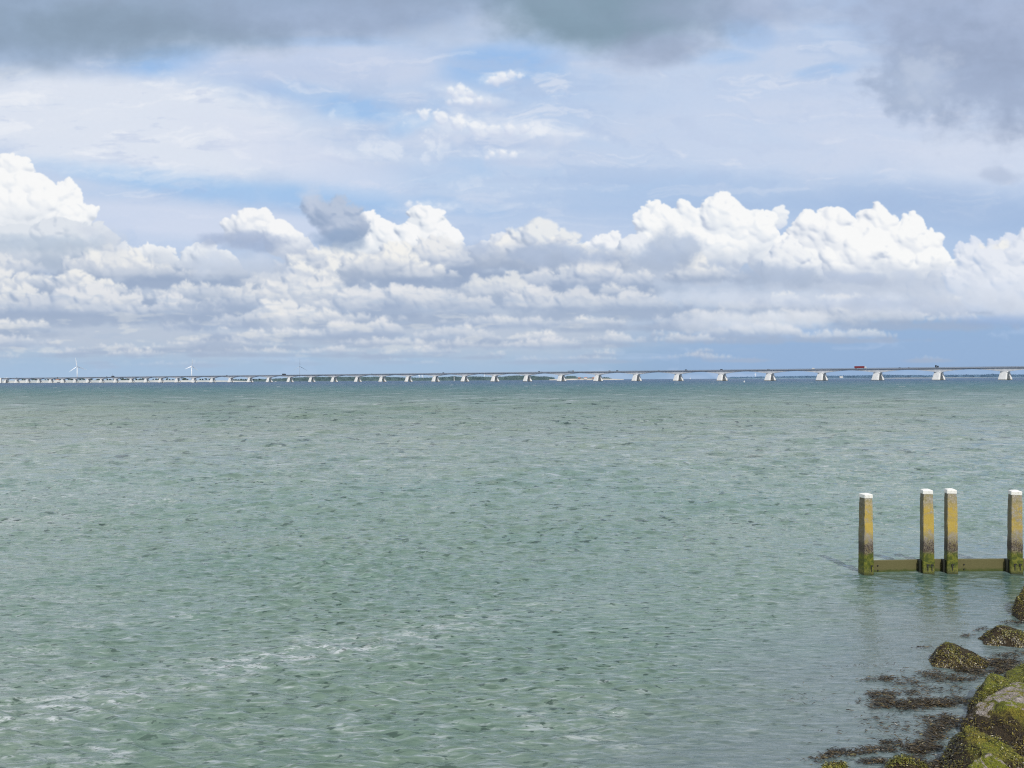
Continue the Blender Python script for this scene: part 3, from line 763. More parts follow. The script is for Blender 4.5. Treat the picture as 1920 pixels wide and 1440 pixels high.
for side in (-6.05, 6.05):
    bm = bmesh.new()
    for k in range(0, NQ, 4):
        a, da, na = frame_at(k/SUB); b, db, nb = frame_at(min((k+4)/SUB, len(cent)-1.002))
        for z, th in ((DECK+.75, .12), (DECK+.35, .07), (DECK+.02, .07)):
            A = a+na*side+Vector((0, 0, z)); B = b+nb*side+Vector((0, 0, z))
            tube(bm, A, B, th, n=4, cap=False)
        for j in range(8):
            c = a.lerp(b, j/8)+na*side
            bx(bm, c+Vector((0, 0, DECK+.2)), (.12, .12, 1.1))
    obj('railing', bm, M['rail'], bridge)
# piers: one mesh pair shared, each pier a part with two legs and a footing
def leg_mesh(sgn):
    bm = bmesh.new()
    def quad(y, L, z, th): return [Vector((-L/2, y-th/2, z)), Vector((L/2, y-th/2, z)), Vector((L/2, y+th/2, z)), Vector((-L/2, y+th/2, z))]
    rows_ = [quad(sgn*7.4, 12.4, .2, 4.4), quad(sgn*5.3, 11.2, 7, 4.0), quad(sgn*3.2, 9.8, 13.6, 3.6)]
    loft(bm, rows_)
    me = bpy.data.meshes.new('leg'); bm.to_mesh(me); bm.free(); me.materials.append(M['pier']); return me
LEG = [leg_mesh(-1), leg_mesh(1)]
bm = bmesh.new(); bx(bm, (0, 0, 13.75), (11.4, 9.6, 1.3)); bx(bm, (0, 0, 12.4), (6.5, 5.6, 1.8))
CAPM = bpy.data.meshes.new('pier_cap'); bm.to_mesh(CAPM); bm.free(); CAPM.materials.append(M['pier'])
bm = bmesh.new(); bx(bm, (0, 0, -.55), (16, 19.5, 1.9), bevel=.3)
FOOT = bpy.data.meshes.new('footing'); bm.to_mesh(FOOT); bm.free(); FOOT.materials.append(flat_mat('wet_footing', (.10, .11, .10), .8))
for n, c in enumerate(cent[1:-1]):
    _, d, nr = frame_at(n+1)
    yaw = math.atan2(-d.y, -d.x)
    k = min(max((n-3)/38, 0), 1)
    yaw -= math.radians(32-24*k)
    pr = bpy.data.objects.new('pier', CAPM); C.objects.link(pr); pr.parent = bridge; pr.location = c; pr.rotation_euler = (0, 0, yaw)
    for i in (0, 1):
        l = bpy.data.objects.new('leg', LEG[i]); C.objects.link(l); l.parent = pr
    f = bpy.data.objects.new('footing', FOOT); C.objects.link(f); f.parent = pr
# the bascule towers at the far left end: tall pale slabs
for (x0, x1, yt) in ((-6, 3.2, 708.5), (8.4, 10.3, 708.5), (11.5, 16, 708.3)):
    Y = depth(38.6)-20; a = at(x0, 718, Y); b = at(x1, 718, Y); top = at((x0+x1)/2, yt, Y).z
    bm = bmesh.new(); bx(bm, ((a.x+b.x)/2, Y, (top-1)/2), (b.x-a.x, 9, top+1), taper=.86, bevel=.4)
    obj('bascule_pier', bm, M['pier'], bridge)

# ---------------------------------------------------------------- traffic on the bridge
def wheels(root, xs, yw, r, h=0):
    for x in xs:
        for sy in (-1, 1):
            bm = bmesh.new(); tube(bm, (x, sy*yw-.14, r+h), (x, sy*yw+.14, r+h), r, n=14)
            w = obj('wheel', bm, M['tyre'], root)
            bm = bmesh.new(); tube(bm, (x, sy*(yw+.0)-.16, r+h), (x, sy*yw+.16, r+h), r*.55, n=10); obj('rim', bm, M['greycar'], w)
def place_on_deck(px, side=-2.6):
    p, d = deck_at(px); nr = Vector((-d.y, d.x, 0))
    if nr.y > 0: nr = -nr                                  # nr points to the viewer's side
    p = p+nr*(-side); p.z = DECK-.33
    return p, math.atan2(d.y, d.x)
def lorry(px, trailer_mat, cab_mat, label, L=15.5, H=4.0, side=-2.6, mast=False, flat_=False):
    p, yaw = place_on_deck(px, side)
    r = empty('lorry', p, yaw, label=label, cat='lorry', group='vehicles crossing the bridge')
    if flat_:
        bm = bmesh.new(); bx(bm, (-1.6, 0, 1.25), (L-3, 2.5, .3))
        for xx in np.linspace(-L/2, L/2-3.6, 5): bx(bm, (xx, -1.2, 2.6), (.15, .1, 2.6)); bx(bm, (xx, 1.2, 2.6), (.15, .1, 2.6))
        bx(bm, (-1.7, 0, 3.9), (L-3, 2.5, .2)); obj('trailer', bm, trailer_mat, r)
    else:
        bm = bmesh.new(); bx(bm, (-1.6, 0, 1.1+H*.4), (L-3.3, 2.55, H-1.1), bevel=.06); obj('trailer', bm, trailer_mat, r)
    bm = bmesh.new(); bx(bm, (-1.4, 0, .95), (L-2.5, 1.0, .3)); obj('chassis', bm, M['steel'], r)
    bm = bmesh.new(); xf = L/2
    prism(bm, [(xf-2.5, .6), (xf-.1, .6), (xf, 1.9), (xf-.35, 3.4), (xf-1.2, 3.75), (xf-2.5, 3.75)], -1.22, 1.22); cb = obj('cab', bm, cab_mat, r)
    bm = bmesh.new(); bx(bm, (xf-.9, 0, 2.5), (.9, 2.5, .75)); obj('window', bm, M['glass'], cb)
    if mast:
        bm = bmesh.new(); tube(bm, (-2, 0, 4), (-1, 0, 13), .25, .15); obj('mast', bm, M['steel'], r)
    wheels(r, [-L/2+1.2, -L/2+2.5, -L/2+3.8, xf-1.3, xf-4.3], 1.12, .5)
    return r
lorry(1614.5, M['red'], M['white'], 'lorry with dark red trailer and white cab crossing the bridge', L=20, H=4.6)
lorry(1758.5, M['darkcar'], M['darkcar'], 'short tall dark van-bodied lorry above a pier near the right end of the bridge', L=5.6, H=4.6)
lorry(534, M['darkcar'], M['darkcar'], 'long dark lorry on the bridge left of the grey wind turbine', L=16, H=4.4)
lorry(1072, M['greycar'], M['greycar'], 'open pale car transporter on the middle of the bridge', L=15, H=4, flat_=True)
lorry(213, M['darkcar'], M['darkcar'], 'dark lorry with an upright mast on the left part of the bridge', L=17, H=4.6, mast=True)
def make_car(px, mat, label, side=-2.6, van=False, proto={}):
    p, yaw = place_on_deck(px, side)
    key = (mat.name, van)
    if key in proto: return dup(proto[key], p, yaw, label)
    r = empty('van' if van else 'car', p, yaw, label=label, cat='van' if van else 'car', group='vehicles crossing the bridge')
    bm = bmesh.new()
    if van: prof = [(-2.7, .35), (2.6, .35), (2.7, 1.1), (1.9, 1.35), (1.2, 2.3), (-2.65, 2.4)]
    else: prof = [(-2.15, .35), (2.1, .35), (2.2, .8), (1.1, .98), (.35, 1.48), (-1.2, 1.5), (-2.0, 1.0), (-2.2, .9)]
    prism(bm, prof, -.88, .88); b = obj('body', bm, mat, r)
    bm = bmesh.new(); prism(bm, [(-1.5, 1.0), (.85, 1.0), (.3, 1.38), (-1.15, 1.38)] if not van else [(1.0, 1.4), (1.75, 1.4), (1.15, 2.1), (1.0, 2.1)], -.9, .9); obj('window', bm, M['glass'], b)
    wheels(r, (-1.4, 1.35), .82, .33)
    proto[key] = r
    return r
for px, m, lb, van in [(1689, 'darkcar', 'dark car on the bridge midway between the red lorry and the right-hand dark lorry', False),
                       (1705, 'greycar', 'grey car following the dark car right of the red lorry', False),
                       (1527, 'white', 'white van on the bridge two spans left of the red lorry', True),
                       (1442, 'darkcar', 'dark car directly above the fifth pier from the right', False),
                       (1355, 'darkcar', 'dark van directly above the sixth pier from the right', True),
                       (1287, 'darkcar', 'dark van right of the seventh pier from the right', True),
                       (1236, 'greycar', 'grey car between the seventh and eighth piers from the right', False),
                       (1158, 'darkcar', 'dark van midway between the eighth and ninth piers from the right', True),
                       (1145, 'greycar', 'grey van right of the ninth pier from the right', True),
                       (1012, 'darkcar', 'tall dark van on the deck just right of the middle of the bridge', True),
                       (1017.5, 'greycar', 'grey car right behind the tall dark van at mid-bridge', False),
                       (833, 'darkcar', 'dark van on the bridge above the shore left of the middle', True),
                       (698, 'darkcar', 'dark car on the bridge between the grey turbine and mid-picture', False),
                       (427, 'darkcar', 'dark van on the bridge right of the second white turbine', True),
                       (202, 'darkcar', 'dark van just left of the lorry with the mast', True),
                       (109, 'darkcar', 'dark van on the bridge left of the leftmost turbine', True),
                       (33, 'darkcar', 'dark van near the left end of the bridge', True)]:
    make_car(px, M[m], lb, van=van)
# ---------------------------------------------------------------- far shores
def shore(name, pts, Y, mat, label=None, cat=None, depth_=260, jag=0.0, seed=0, kind='structure'):
    """a low bank of land: pts are (column, row of its skyline) at distance Y"""
    rs = random.Random(seed); bm = bmesh.new(); rowsA = []
    xs = [p[0] for p in pts]; ysk = [p[1] for p in pts]
    n = max(6, int((xs[-1]-xs[0])/1.6))
    prev = None
    for k in range(n+1):
        px = xs[0]+(xs[-1]-xs[0])*k/n
        top = at(px, float(np.interp(px, xs, ysk)), Y)
        h = max(.3, top.z+(rs.uniform(-1, 1)*jag))
        col = [bm.verts.new((top.x, Y, -.5)), bm.verts.new((top.x, Y+8, h*.55)), bm.verts.new((top.x*(1+20/Y), Y+30, h)), bm.verts.new((top.x*(1+depth_/Y), Y+depth_, h*.8)), bm.verts.new((top.x*(1+depth_/Y), Y+depth_+40, -.5))]
        if prev:
            for a in range(4): bm.faces.new((prev[a], col[a], col[a+1], prev[a+1]))
        prev = col
    bmesh.ops.recalc_face_normals(bm, faces=bm.faces[:])
    o = obj(name, bm, mat)
    return tag(o, label=label, cat=cat, kind=kind)
def woodland(name, pts, base, Y, mat, label, clump, seed):
    """a far wood: thousands of leaf clumps between a base row and a skyline"""
    rs = random.Random(seed); bm = bmesh.new()
    xs = [p[0] for p in pts]; ysk = [p[1] for p in pts]
    mpp = Y/FPX
    prev = None; q_ = xs[0]
    while q_ < xs[-1]:
        b = float(np.interp(q_, [p[0] for p in base], [p[1] for p in base])); t = min(b-.5, float(np.interp(q_, xs, ysk))+.35+rs.uniform(-.5, .5))
        A0 = at(q_, b, Y+30); A1 = at(q_, t, Y+30); cur = (bm.verts.new(A0), bm.verts.new(A1+Vector((0, 20, 0))))
        if prev: bm.faces.new((prev[0], cur[0], cur[1], prev[1]))
        prev = cur; q_ += 1.1
    x = xs[0]
    while x < xs[-1]:
        t = float(np.interp(x, xs, ysk)); b = float(np.interp(x, [p[0] for p in base], [p[1] for p in base]))
        P0 = at(x, b, Y); P1 = at(x, t+rs.uniform(-.5, .8), Y)
        H = max(2.0, P1.z-P0.z)
        cw = clump*rs.uniform(.6, 1.5)
        for k in range(max(10, int(14*H/10))):
            c = Vector((P0.x+rs.gauss(0, cw*mpp*.6), Y+rs.uniform(0, 60), P0.z+H*rs.random()**.7))
            s_ = rs.uniform(.5, 1.3)*mpp*.55
            q = [Vector((rs.gauss(0, 1), rs.gauss(0, 1), rs.gauss(0, .8))).normalized()*s_ for _ in range(4)]
            bm.faces.new([bm.verts.new(c+v) for v in (q[0], q[1], -q[0]*.9, -q[1]*1.1)])
        x += cw*.45
    return tag(obj(name, bm, mat), label=label, cat='woodland', kind='stuff')
# left: pale dike behind the far end of the bridge
shore('far_shore', [(-400, 713.5), (0, 713.4), (100, 713.0), (250, 712.8), (400, 712.8), (432, 713.6), (470, 714.4)], 4000, M['dike'], seed=1)
shore('wooded_shore', [(425, 713.3), (470, 712.0), (560, 711.5), (700, 711.3), (800, 711.3), (960, 710.5), (1050, 711)], 5200, M['wood_far'], seed=2)
woodland('woodland', [(436, 711.5), (520, 709.5), (552, 707.5), (600, 706.3), (660, 706.2), (720, 706.4), (760, 707.6), (800, 707.8), (838, 706.2), (850, 705.4), (866, 706.2), (885, 705.5), (915, 706.2), (940, 706.0), (965, 703.9), (1000, 704.2), (1012, 705.6), (1022, 705.2), (1040, 707.8)],
         [(436, 713.5), (1040, 711)], 5190, M['wood_far'], 'dark green belt of trees on the far shore behind the middle of the bridge', 5, 3)
shore('beach', [(1030, 711.4), (1050, 710.6), (1066, 710.2), (1090, 709.8), (1120, 709.6), (1150, 710.2), (1170, 711.2)], 4700, M['sand'], seed=4)
woodland('dune_scrub', [(1052, 708.0), (1064, 704.6), (1076, 704.6), (1084, 707.6), (1100, 708), (1120, 707.6), (1140, 706.8), (1146, 709.2)], [(1050, 710.6), (1150, 710)], 4760, M['wood_far'], 'green scrub behind the pale beach at mid-picture', 4, 5)
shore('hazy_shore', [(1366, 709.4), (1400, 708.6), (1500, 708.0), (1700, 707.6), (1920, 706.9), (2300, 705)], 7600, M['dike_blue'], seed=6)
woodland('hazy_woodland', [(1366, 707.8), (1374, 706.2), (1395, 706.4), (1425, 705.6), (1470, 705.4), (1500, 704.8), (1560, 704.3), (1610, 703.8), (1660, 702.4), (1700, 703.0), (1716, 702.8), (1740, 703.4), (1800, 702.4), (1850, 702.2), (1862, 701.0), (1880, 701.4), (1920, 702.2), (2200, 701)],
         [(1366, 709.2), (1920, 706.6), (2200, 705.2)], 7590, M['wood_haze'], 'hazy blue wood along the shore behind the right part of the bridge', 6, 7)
shore('pale_foreshore', [(1655, 709.3), (1680, 708.5), (1760, 708.1), (1840, 708.2), (1880, 708.6)], 6400, M['dike'], seed=8)
# trees one by one on the left dike
def tree_proto(i):
    rs = random.Random(40+i); r = empty('tree', (0, 0, 0), label='small dark tree on the pale far dike seen through the bridge spans at left', cat='tree', group='trees on the far left dike')
    bm = bmesh.new(); tube(bm, (0, 0, 0), (0, 0, 6), .7, .3, n=6)
    for k in range(4):
        a = k*1.6; tube(bm, (0, 0, 3.5+k*.6), (math.cos(a)*3, math.sin(a)*3, 6.5+k), .3, .1, n=5)
    obj('trunk', bm, M['bark'], r)
    bm = bmesh.new()
    lob = [(rs.uniform(-4.5, 4.5), rs.uniform(-3, 3), rs.uniform(5, 10), rs.uniform(2, 4)) for _ in range(7)]
    for (x, y, z, q) in lob:
        for k in range(70):
            v = Vector((rs.gauss(0, 1), rs.gauss(0, 1), rs.gauss(0, 1))).normalized()*q*rs.uniform(.6, 1.1)
            c = Vector((x, y, z))+v; s_ = rs.uniform(.5, 1.1)
            a = Vector((rs.gauss(0, 1), rs.gauss(0, 1), rs.gauss(0, 1))).normalized()*s_; b = a.orthogonal().normalized()*s_*.7
            bm.faces.new([bm.verts.new(c+t_) for t_ in (a, b, -a, -b)])
    obj('crown', bm, M['tree_leaf'], r)
    return r
protos = [tree_proto(i) for i in range(3)]; used = set(); rs = random.Random(9)
tx = [42, 46, 61, 66, 70, 85, 90, 94, 103, 108, 112, 128, 133, 150, 156, 172, 182, 186, 201, 207, 214, 228, 234, 240, 255, 262, 268, 287, 293, 299, 313, 318, 324, 343, 348, 352, 375, 380, 386, 393, 438, 442, 447, 452, 457, 462, 475, 481, 487]
for k, px in enumerate(tx):
    i = k % 3; Y = 4035; p = at(px, 713.4, Y); p.z = at(px, 713.2, Y).z-1
    sc = rs.uniform(.7, 1.25)*(.75 if px > 430 else 1); rz = rs.uniform(0, 6)
    if i not in used: used.add(i); o = protos[i]; o.location = p; o.rotation_euler = (0, 0, rz)
    else: o = dup(protos[i], p, rz)
    o.scale = (sc*1.25, sc, sc*rs.uniform(.8, 1.1))
# houses
def house(px, py, Y, w, h, wall, roof, label, rz=0.0):
    p = at(px, py, Y); r = empty('house', p, rz, label=label, cat='house', group='houses on the far shores')
    bm = bmesh.new(); bx(bm, (0, 0, h*.3), (w, w*.6, h*.6+1)); wl = obj('wall', bm, wall, r)
    for k in range(3):
        bm = bmesh.new(); bx(bm, (-w*.3+k*w*.3, -w*.3, h*.32), (w*.12, .3, h*.22)); obj('window', bm, M['glass'], r)
    bm = bmesh.new(); a, b, z0, z1 = w*.54, w*.34, h*.6+.5, h*1.15
    v = [bm.verts.new(q) for q in ((-a, -b, z0), (a, -b, z0), (a, b, z0), (-a, b, z0), (-a, 0, z1), (a, 0, z1))]
    for f in ((0, 1, 5, 4), (2, 3, 4, 5), (1, 2, 5), (3, 0, 4), (3, 2, 1, 0)): bm.faces.new([v[i] for i in f])
    rf = obj('roof', bm, roof, r)
    bm = bmesh.new(); bx(bm, (w*.25, 0, z1), (w*.07, w*.07, h*.25)); obj('chimney', bm, M['brick'], rf)
house(1086, 710.2, 4690, 15, 8, M['brick'], M['rooftile'], 'leftmost orange-roofed house by the pale beach at mid-picture')
house(1098, 710.0, 4690, 18, 8, M['white'], M['rooftile'], 'white-walled orange-roofed house behind the pale beach')
house(1113, 710.0, 4690, 16, 8, M['brick'], M['rooftile'], 'rightmost orange-roofed house behind the pale beach')
house(108, 714, 3990, 16, 8, M['white'], M['rooftile'], 'pale house on the far dike left of the leftmost turbine')
house(166, 714, 3990, 13, 8, M['white'], M['rooftile'], 'pale house on the far dike right of the leftmost turbine')
house(1577, 708.6, 6390, 26, 12, M['white'], M['dike'], 'pale house on the hazy shore left of the red lorry')

# ---------------------------------------------------------------- wind turbines
def turbine(px, hub_row, Y, blade_px, ang, yaw, mat, label, foot_row=None, thin=1.0):
    hub = at(px, hub_row, Y); m = Y/FPX
    foot = Vector((hub.x, hub.y, 0))
    r = empty('wind_turbine', foot, 0, label=label, cat='wind turbine', group='wind turbines beyond the bridge')
    H = hub.z
    bm = bmesh.new(); tube(bm, (0, 0, -1), (0, 0, H-1.4), 2.3*thin, 1.4*thin, n=16); obj('tower', bm, mat, r, True)
    bm = bmesh.new(); f = Vector((math.sin(yaw), -math.cos(yaw), 0))
    n_ = empty('tmp', (0, 0, 0)); C.objects.unlink(n_); bpy.data.objects.remove(n_)
    tube(bm, -f*7+Vector((0, 0, H)), f*2+Vector((0, 0, H)), 1.7*thin, 1.7*thin, n=10); obj('nacelle', bm, mat, r)
    rt = empty('rotor', (f.x*3.2, f.y*3.2, H)); rt.parent = r
    bm = bmesh.new(); tube(bm, -f*1.2, f*1.8, 1.7*thin, .5, n=12); obj('hub', bm, mat, rt)
    R_ = blade_px*m; side = Vector((math.cos(yaw), math.sin(yaw), 0)); up = Vector((0, 0, 1))
    for k in range(3):
        a = math.radians(ang+120*k); d = side*math.cos(a)+up*math.sin(a); w = side*(-math.sin(a))+up*math.cos(a)
        bm = bmesh.new(); rows_ = []
        for s_, c in ((0, 1.6), (.08, 1.8), (.2, 3.4), (.4, 2.7), (.7, 1.7), (1, .5)):
            o = d*R_*s_; tw = math.radians(35*(1-s_)+12)
            ww = (w*math.cos(tw)+f*math.sin(tw))*c*.62*thin; tt = f*max(.22, .8*(1-s_))*.6*thin
            rows_.append([bm.verts.new(v) for v in (o-ww, o-tt, o+ww, o+tt)])
        for A, B in zip(rows_[:-1], rows_[1:]):
            for j in range(4): bm.faces.new((A[j], A[(j+1) % 4], B[(j+1) % 4], B[j]))
        bm.faces.new(rows_[0][::-1]); bm.faces.new(rows_[-1]); bmesh.ops.recalc_face_normals(bm, faces=bm.faces[:])
        obj('blade', bm, mat, rt)
    return r
turbine(144.6, 687.2, 3400, 17, 98, .35, M['turbine'], 'white wind turbine behind the left end of the bridge, leftmost of the three large ones')
turbine(359.4, 686.6, 3500, 14, 84, .7, M['turbine'], 'white wind turbine behind the bridge, middle of the three large ones')
turbine(562.0, 687.0, 3600, 15.5, 90, .5, M['turbine_grey'], 'thin grey wind turbine behind the bridge, rightmost of the three large ones', thin=.62)
for px, row, lb in ((787, 703.5, 'tiny white turbine seen through the span, leftmost of the four tiny ones'), (792.5, 704.2, 'tiny white turbine touching the leftmost tiny one on its right'),
                    (908, 700.8, 'tiny white turbine above the dark tree belt at mid-picture'), (1416.5, 700.8, 'tiny faint turbine over the hazy right-hand shore')):
    turbine(px, row, 9000, 3.6, 80, .3, M['turbine'], lb, thin=1.3)

# ---------------------------------------------------------------- boats and marks
def sail_boat(px, row, hpx, label, hull_m='white', sails=True):
    p = ground(px, row); m = p.y/FPX; H = hpx*m
    r = empty('sailing_boat', p, random.Random(int(px)).uniform(-.5, .5), label=label, cat='sailing boat', group='sailing boats on the water')
    L = H*.62; bm = bmesh.new(); rows_ = []
    for s_, w, k in ((-.5, .26, 0), (-.25, .34, -.02), (.1, .34, -.02), (.35, .2, 0), (.5, .02, .04)):
        y = w*L*.5; z1 = L*(.10+k); rows_.append([bm.verts.new(v) for v in ((s_*L, -y, z1), (s_*L, -y*.6, -L*.04), (s_*L, y*.6, -L*.04), (s_*L, y, z1))])
    for A, B in zip(rows_[:-1], rows_[1:]):
        for j in range(4): bm.faces.new((A[j], A[(j+1) % 4], B[(j+1) % 4], B[j]))
    bm.faces.new(rows_[0]); bm.faces.new(rows_[-1][::-1]); bmesh.ops.recalc_face_normals(bm, faces=bm.faces[:])
    obj('hull', bm, M[hull_m], r)
    bm = bmesh.new(); bx(bm, (-L*.05, 0, L*.13), (L*.3, L*.16, L*.07), taper=.8); obj('cabin', bm, M['white'], r)
    bm = bmesh.new(); tube(bm, (L*.08, 0, L*.08), (L*.08, 0, H), L*.012, L*.008, n=6); tube(bm, (L*.08, 0, L*.2), (-L*.42, 0, L*.2), L*.01, n=6); obj('mast', bm, M['greycar'], r)
    if sails:
        bm = bmesh.new(); N = 6; vs = []
        for i in range(N+1):
            t_ = i/N; z_ = L*.22+(H*.96-L*.22)*t_; vs.append((bm.verts.new((L*.07, 0, z_)), bm.verts.new((L*.07-L*.24*(1-t_), L*.05*math.sin(t_*3.1)+.02, z_)), bm.verts.new((L*.07-L*.48*(1-t_), 0, z_))))
        for a, b in zip(vs[:-1], vs[1:]):
            for j in (0, 1): bm.faces.new((a[j], a[j+1], b[j+1], b[j]))
        obj('mainsail', bm, M['sail'], r)
        bm = bmesh.new(); a = [bm.verts.new(q) for q in ((L*.5, 0, L*.14), (L*.12, L*.05, L*.2), (L*.09, 0, H*.85))]; bm.faces.new(a); obj('jib', bm, M['sail'], r)
    return r
sail_boat(516.5, 716.3, 9.5, 'white sailing boat with bare mast beside a pier near the grey turbine', sails=False)
sail_boat(157.5, 717.9, 4.2, 'small white sail below the bridge right of the leftmost turbine')
sail_boat(361.5, 717.6, 5.5, 'small white sail below the bridge under the middle turbine')
sail_boat(1294, 710.9, 3.6, 'small white sail far out between two piers right of mid-picture')
sail_boat(1395.3, 716.8, 4.6, 'nearer small white sail in front of the hazy shore')
# motor boat
p = ground(1012, 711.9); r = empty('motor_boat', p, .1, label='small white motor boat behind the bridge just right of mid-picture', cat='motor boat')
mm = p.y/FPX; L = 4.2*mm
bm = bmesh.new(); prism(bm, [(-L/2, 0), (L*.4, 0), (L/2, L*.16), (-L/2, L*.13)], -L*.14, L*.14); obj('hull', bm, M['white'], r)
bm = bmesh.new(); bx(bm, (-L*.05, 0, L*.21), (L*.4, L*.2, L*.14), taper=.85); cb = obj('cabin', bm, M['white'], r)
bm = bmesh.new(); bx(bm, (-L*.05, 0, L*.22), (L*.36, L*.205, L*.05)); obj('window', bm, M['glass'], cb)
# white mark post standing in the water
p = ground(851.5, 714.6); mm = p.y/FPX
r = empty('channel_marker', p, 0, label='slim white channel marker standing in the water between two piers left of mid-picture', cat='channel marker')
bm = bmesh.new(); tube(bm, (0, 0, -1), (0, 0, 8.6*mm), .55*mm, .4*mm, n=12); obj('column', bm, M['white'], r)
bm = bmesh.new(); tube(bm, (0, 0, 8.6*mm), (0, 0, 10.2*mm), .75*mm, .1*mm, n=12); obj('topmark', bm, M['greycar'], r)
# ---------------------------------------------------------------- mooring posts
def post_mat():
    t = NT('weathered_post'); tc = t.n('ShaderNodeTexCoord').outputs['Object']
    info = t.n('ShaderNodeObjectInfo').outputs['Random']
    gpos = t.n('ShaderNodeNewGeometry').outputs['Position']
    s = t.n('ShaderNodeSeparateXYZ'); t.t.links.new(tc, s.inputs[0]); z = s.outputs[2]
    fine = t.noise(t.scalev(gpos, (1, 1, .5)), 60, 6, .65); mid = t.noise(gpos, 11, 5, .65, .5); lo = t.noise(gpos, 3.2, 3, .6)
    grain = t.noise(t.scalev(gpos, (40, 40, 3)), 1, 5, .6)
    conc = t.mix(grain, (.20, .18, .14), (.42, .38, .31))
    conc = t.mix(t.sm(fine, .52, .64), conc, (.52, .49, .46))
    ol = t.math('MULTIPLY', t.sm(mid, .40, .62), .75)
    conc = t.mix(ol, conc, t.mix(fine, (.20, .17, .05), (.34, .28, .08)))          # olive-ochre film
    zz = t.math('ADD', z, t.math('MULTIPLY', t.math('SUBTRACT', mid, .5), .30))
    yl = t.math('MULTIPLY', t.sm(t.math('ADD', t.math('MULTIPLY', mid, .6), t.math('MULTIPLY', lo, .6)), .44, .68), t.math('MULTIPLY', t.sm(zz, .82, 1.05), t.sm(zz, 1.78, 1.5)))
    oc = t.n('ShaderNodeSeparateColor'); t.t.links.new(t.n('ShaderNodeObjectInfo').outputs['Color'], oc.inputs[0])
    yl = t.math('MULTIPLY', t.math('ADD', yl, t.math('MULTIPLY', t.math('SUBTRACT', oc.outputs[0], .5), .9)), t.math('MULTIPLY', t.sm(zz, .82, 1.05), t.sm(zz, 1.78, 1.5)), clamp=True)
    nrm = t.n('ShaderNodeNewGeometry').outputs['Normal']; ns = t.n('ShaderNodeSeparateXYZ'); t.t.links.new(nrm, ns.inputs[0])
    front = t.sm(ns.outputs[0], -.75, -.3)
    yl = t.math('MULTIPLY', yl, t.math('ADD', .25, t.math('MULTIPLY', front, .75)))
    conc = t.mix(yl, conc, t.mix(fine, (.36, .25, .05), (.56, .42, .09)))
    conc = t.mix(t.math('MULTIPLY', t.math('SUBTRACT', 1.0, front), .6), conc, (.055, .062, .042))  # shade of the left face painted into the colour
    dk = t.math('MULTIPLY', t.sm(zz, 1.0, .66), t.sm(t.math('ADD', fine, t.math('MULTIPLY', zz, -.2)), .28, .46))
    conc = t.mix(dk, conc, (.06, .042, .04))
    conc = t.mix(t.math('MULTIPLY', t.math('MULTIPLY', t.sm(zz, .80, .66), t.sm(zz, .50, .58)), .45), conc, (.035, .024, .022))
    alg = t.sm(zz, .56, .44)
    algc = t.mix(t.sm(mid, .4, .62), (.055, .075, .008), (.15, .16, .015))
    conc = t.mix(alg, conc, algc)
    foot = t.math('MULTIPLY', t.sm(z, .24, .05), t.sm(fine, .40, .62)); conc = t.mix(t.math('MULTIPLY', foot, .6), conc, (.20, .18, .08))
    conc = t.mix(t.sm(z, .1, -.02), conc, (.02, .03, .012))
    rough = t.math('ADD', .85, t.math('MULTIPLY', alg, -.25))
    return t.pbr(conc, rough, t.math('ADD', fine, grain), .5, .012)
PM = post_mat()
def cap_mat():
    t = NT('white_post_cap'); g = t.n('ShaderNodeNewGeometry').outputs['Position']
    n = t.noise(g, 40, 5, .6)
    return t.pbr(t.mix(t.sm(n, .3, .5), (.55, .55, .50), (.83, .83, .80)), .55, n, .1, .005)
CM = cap_mat()
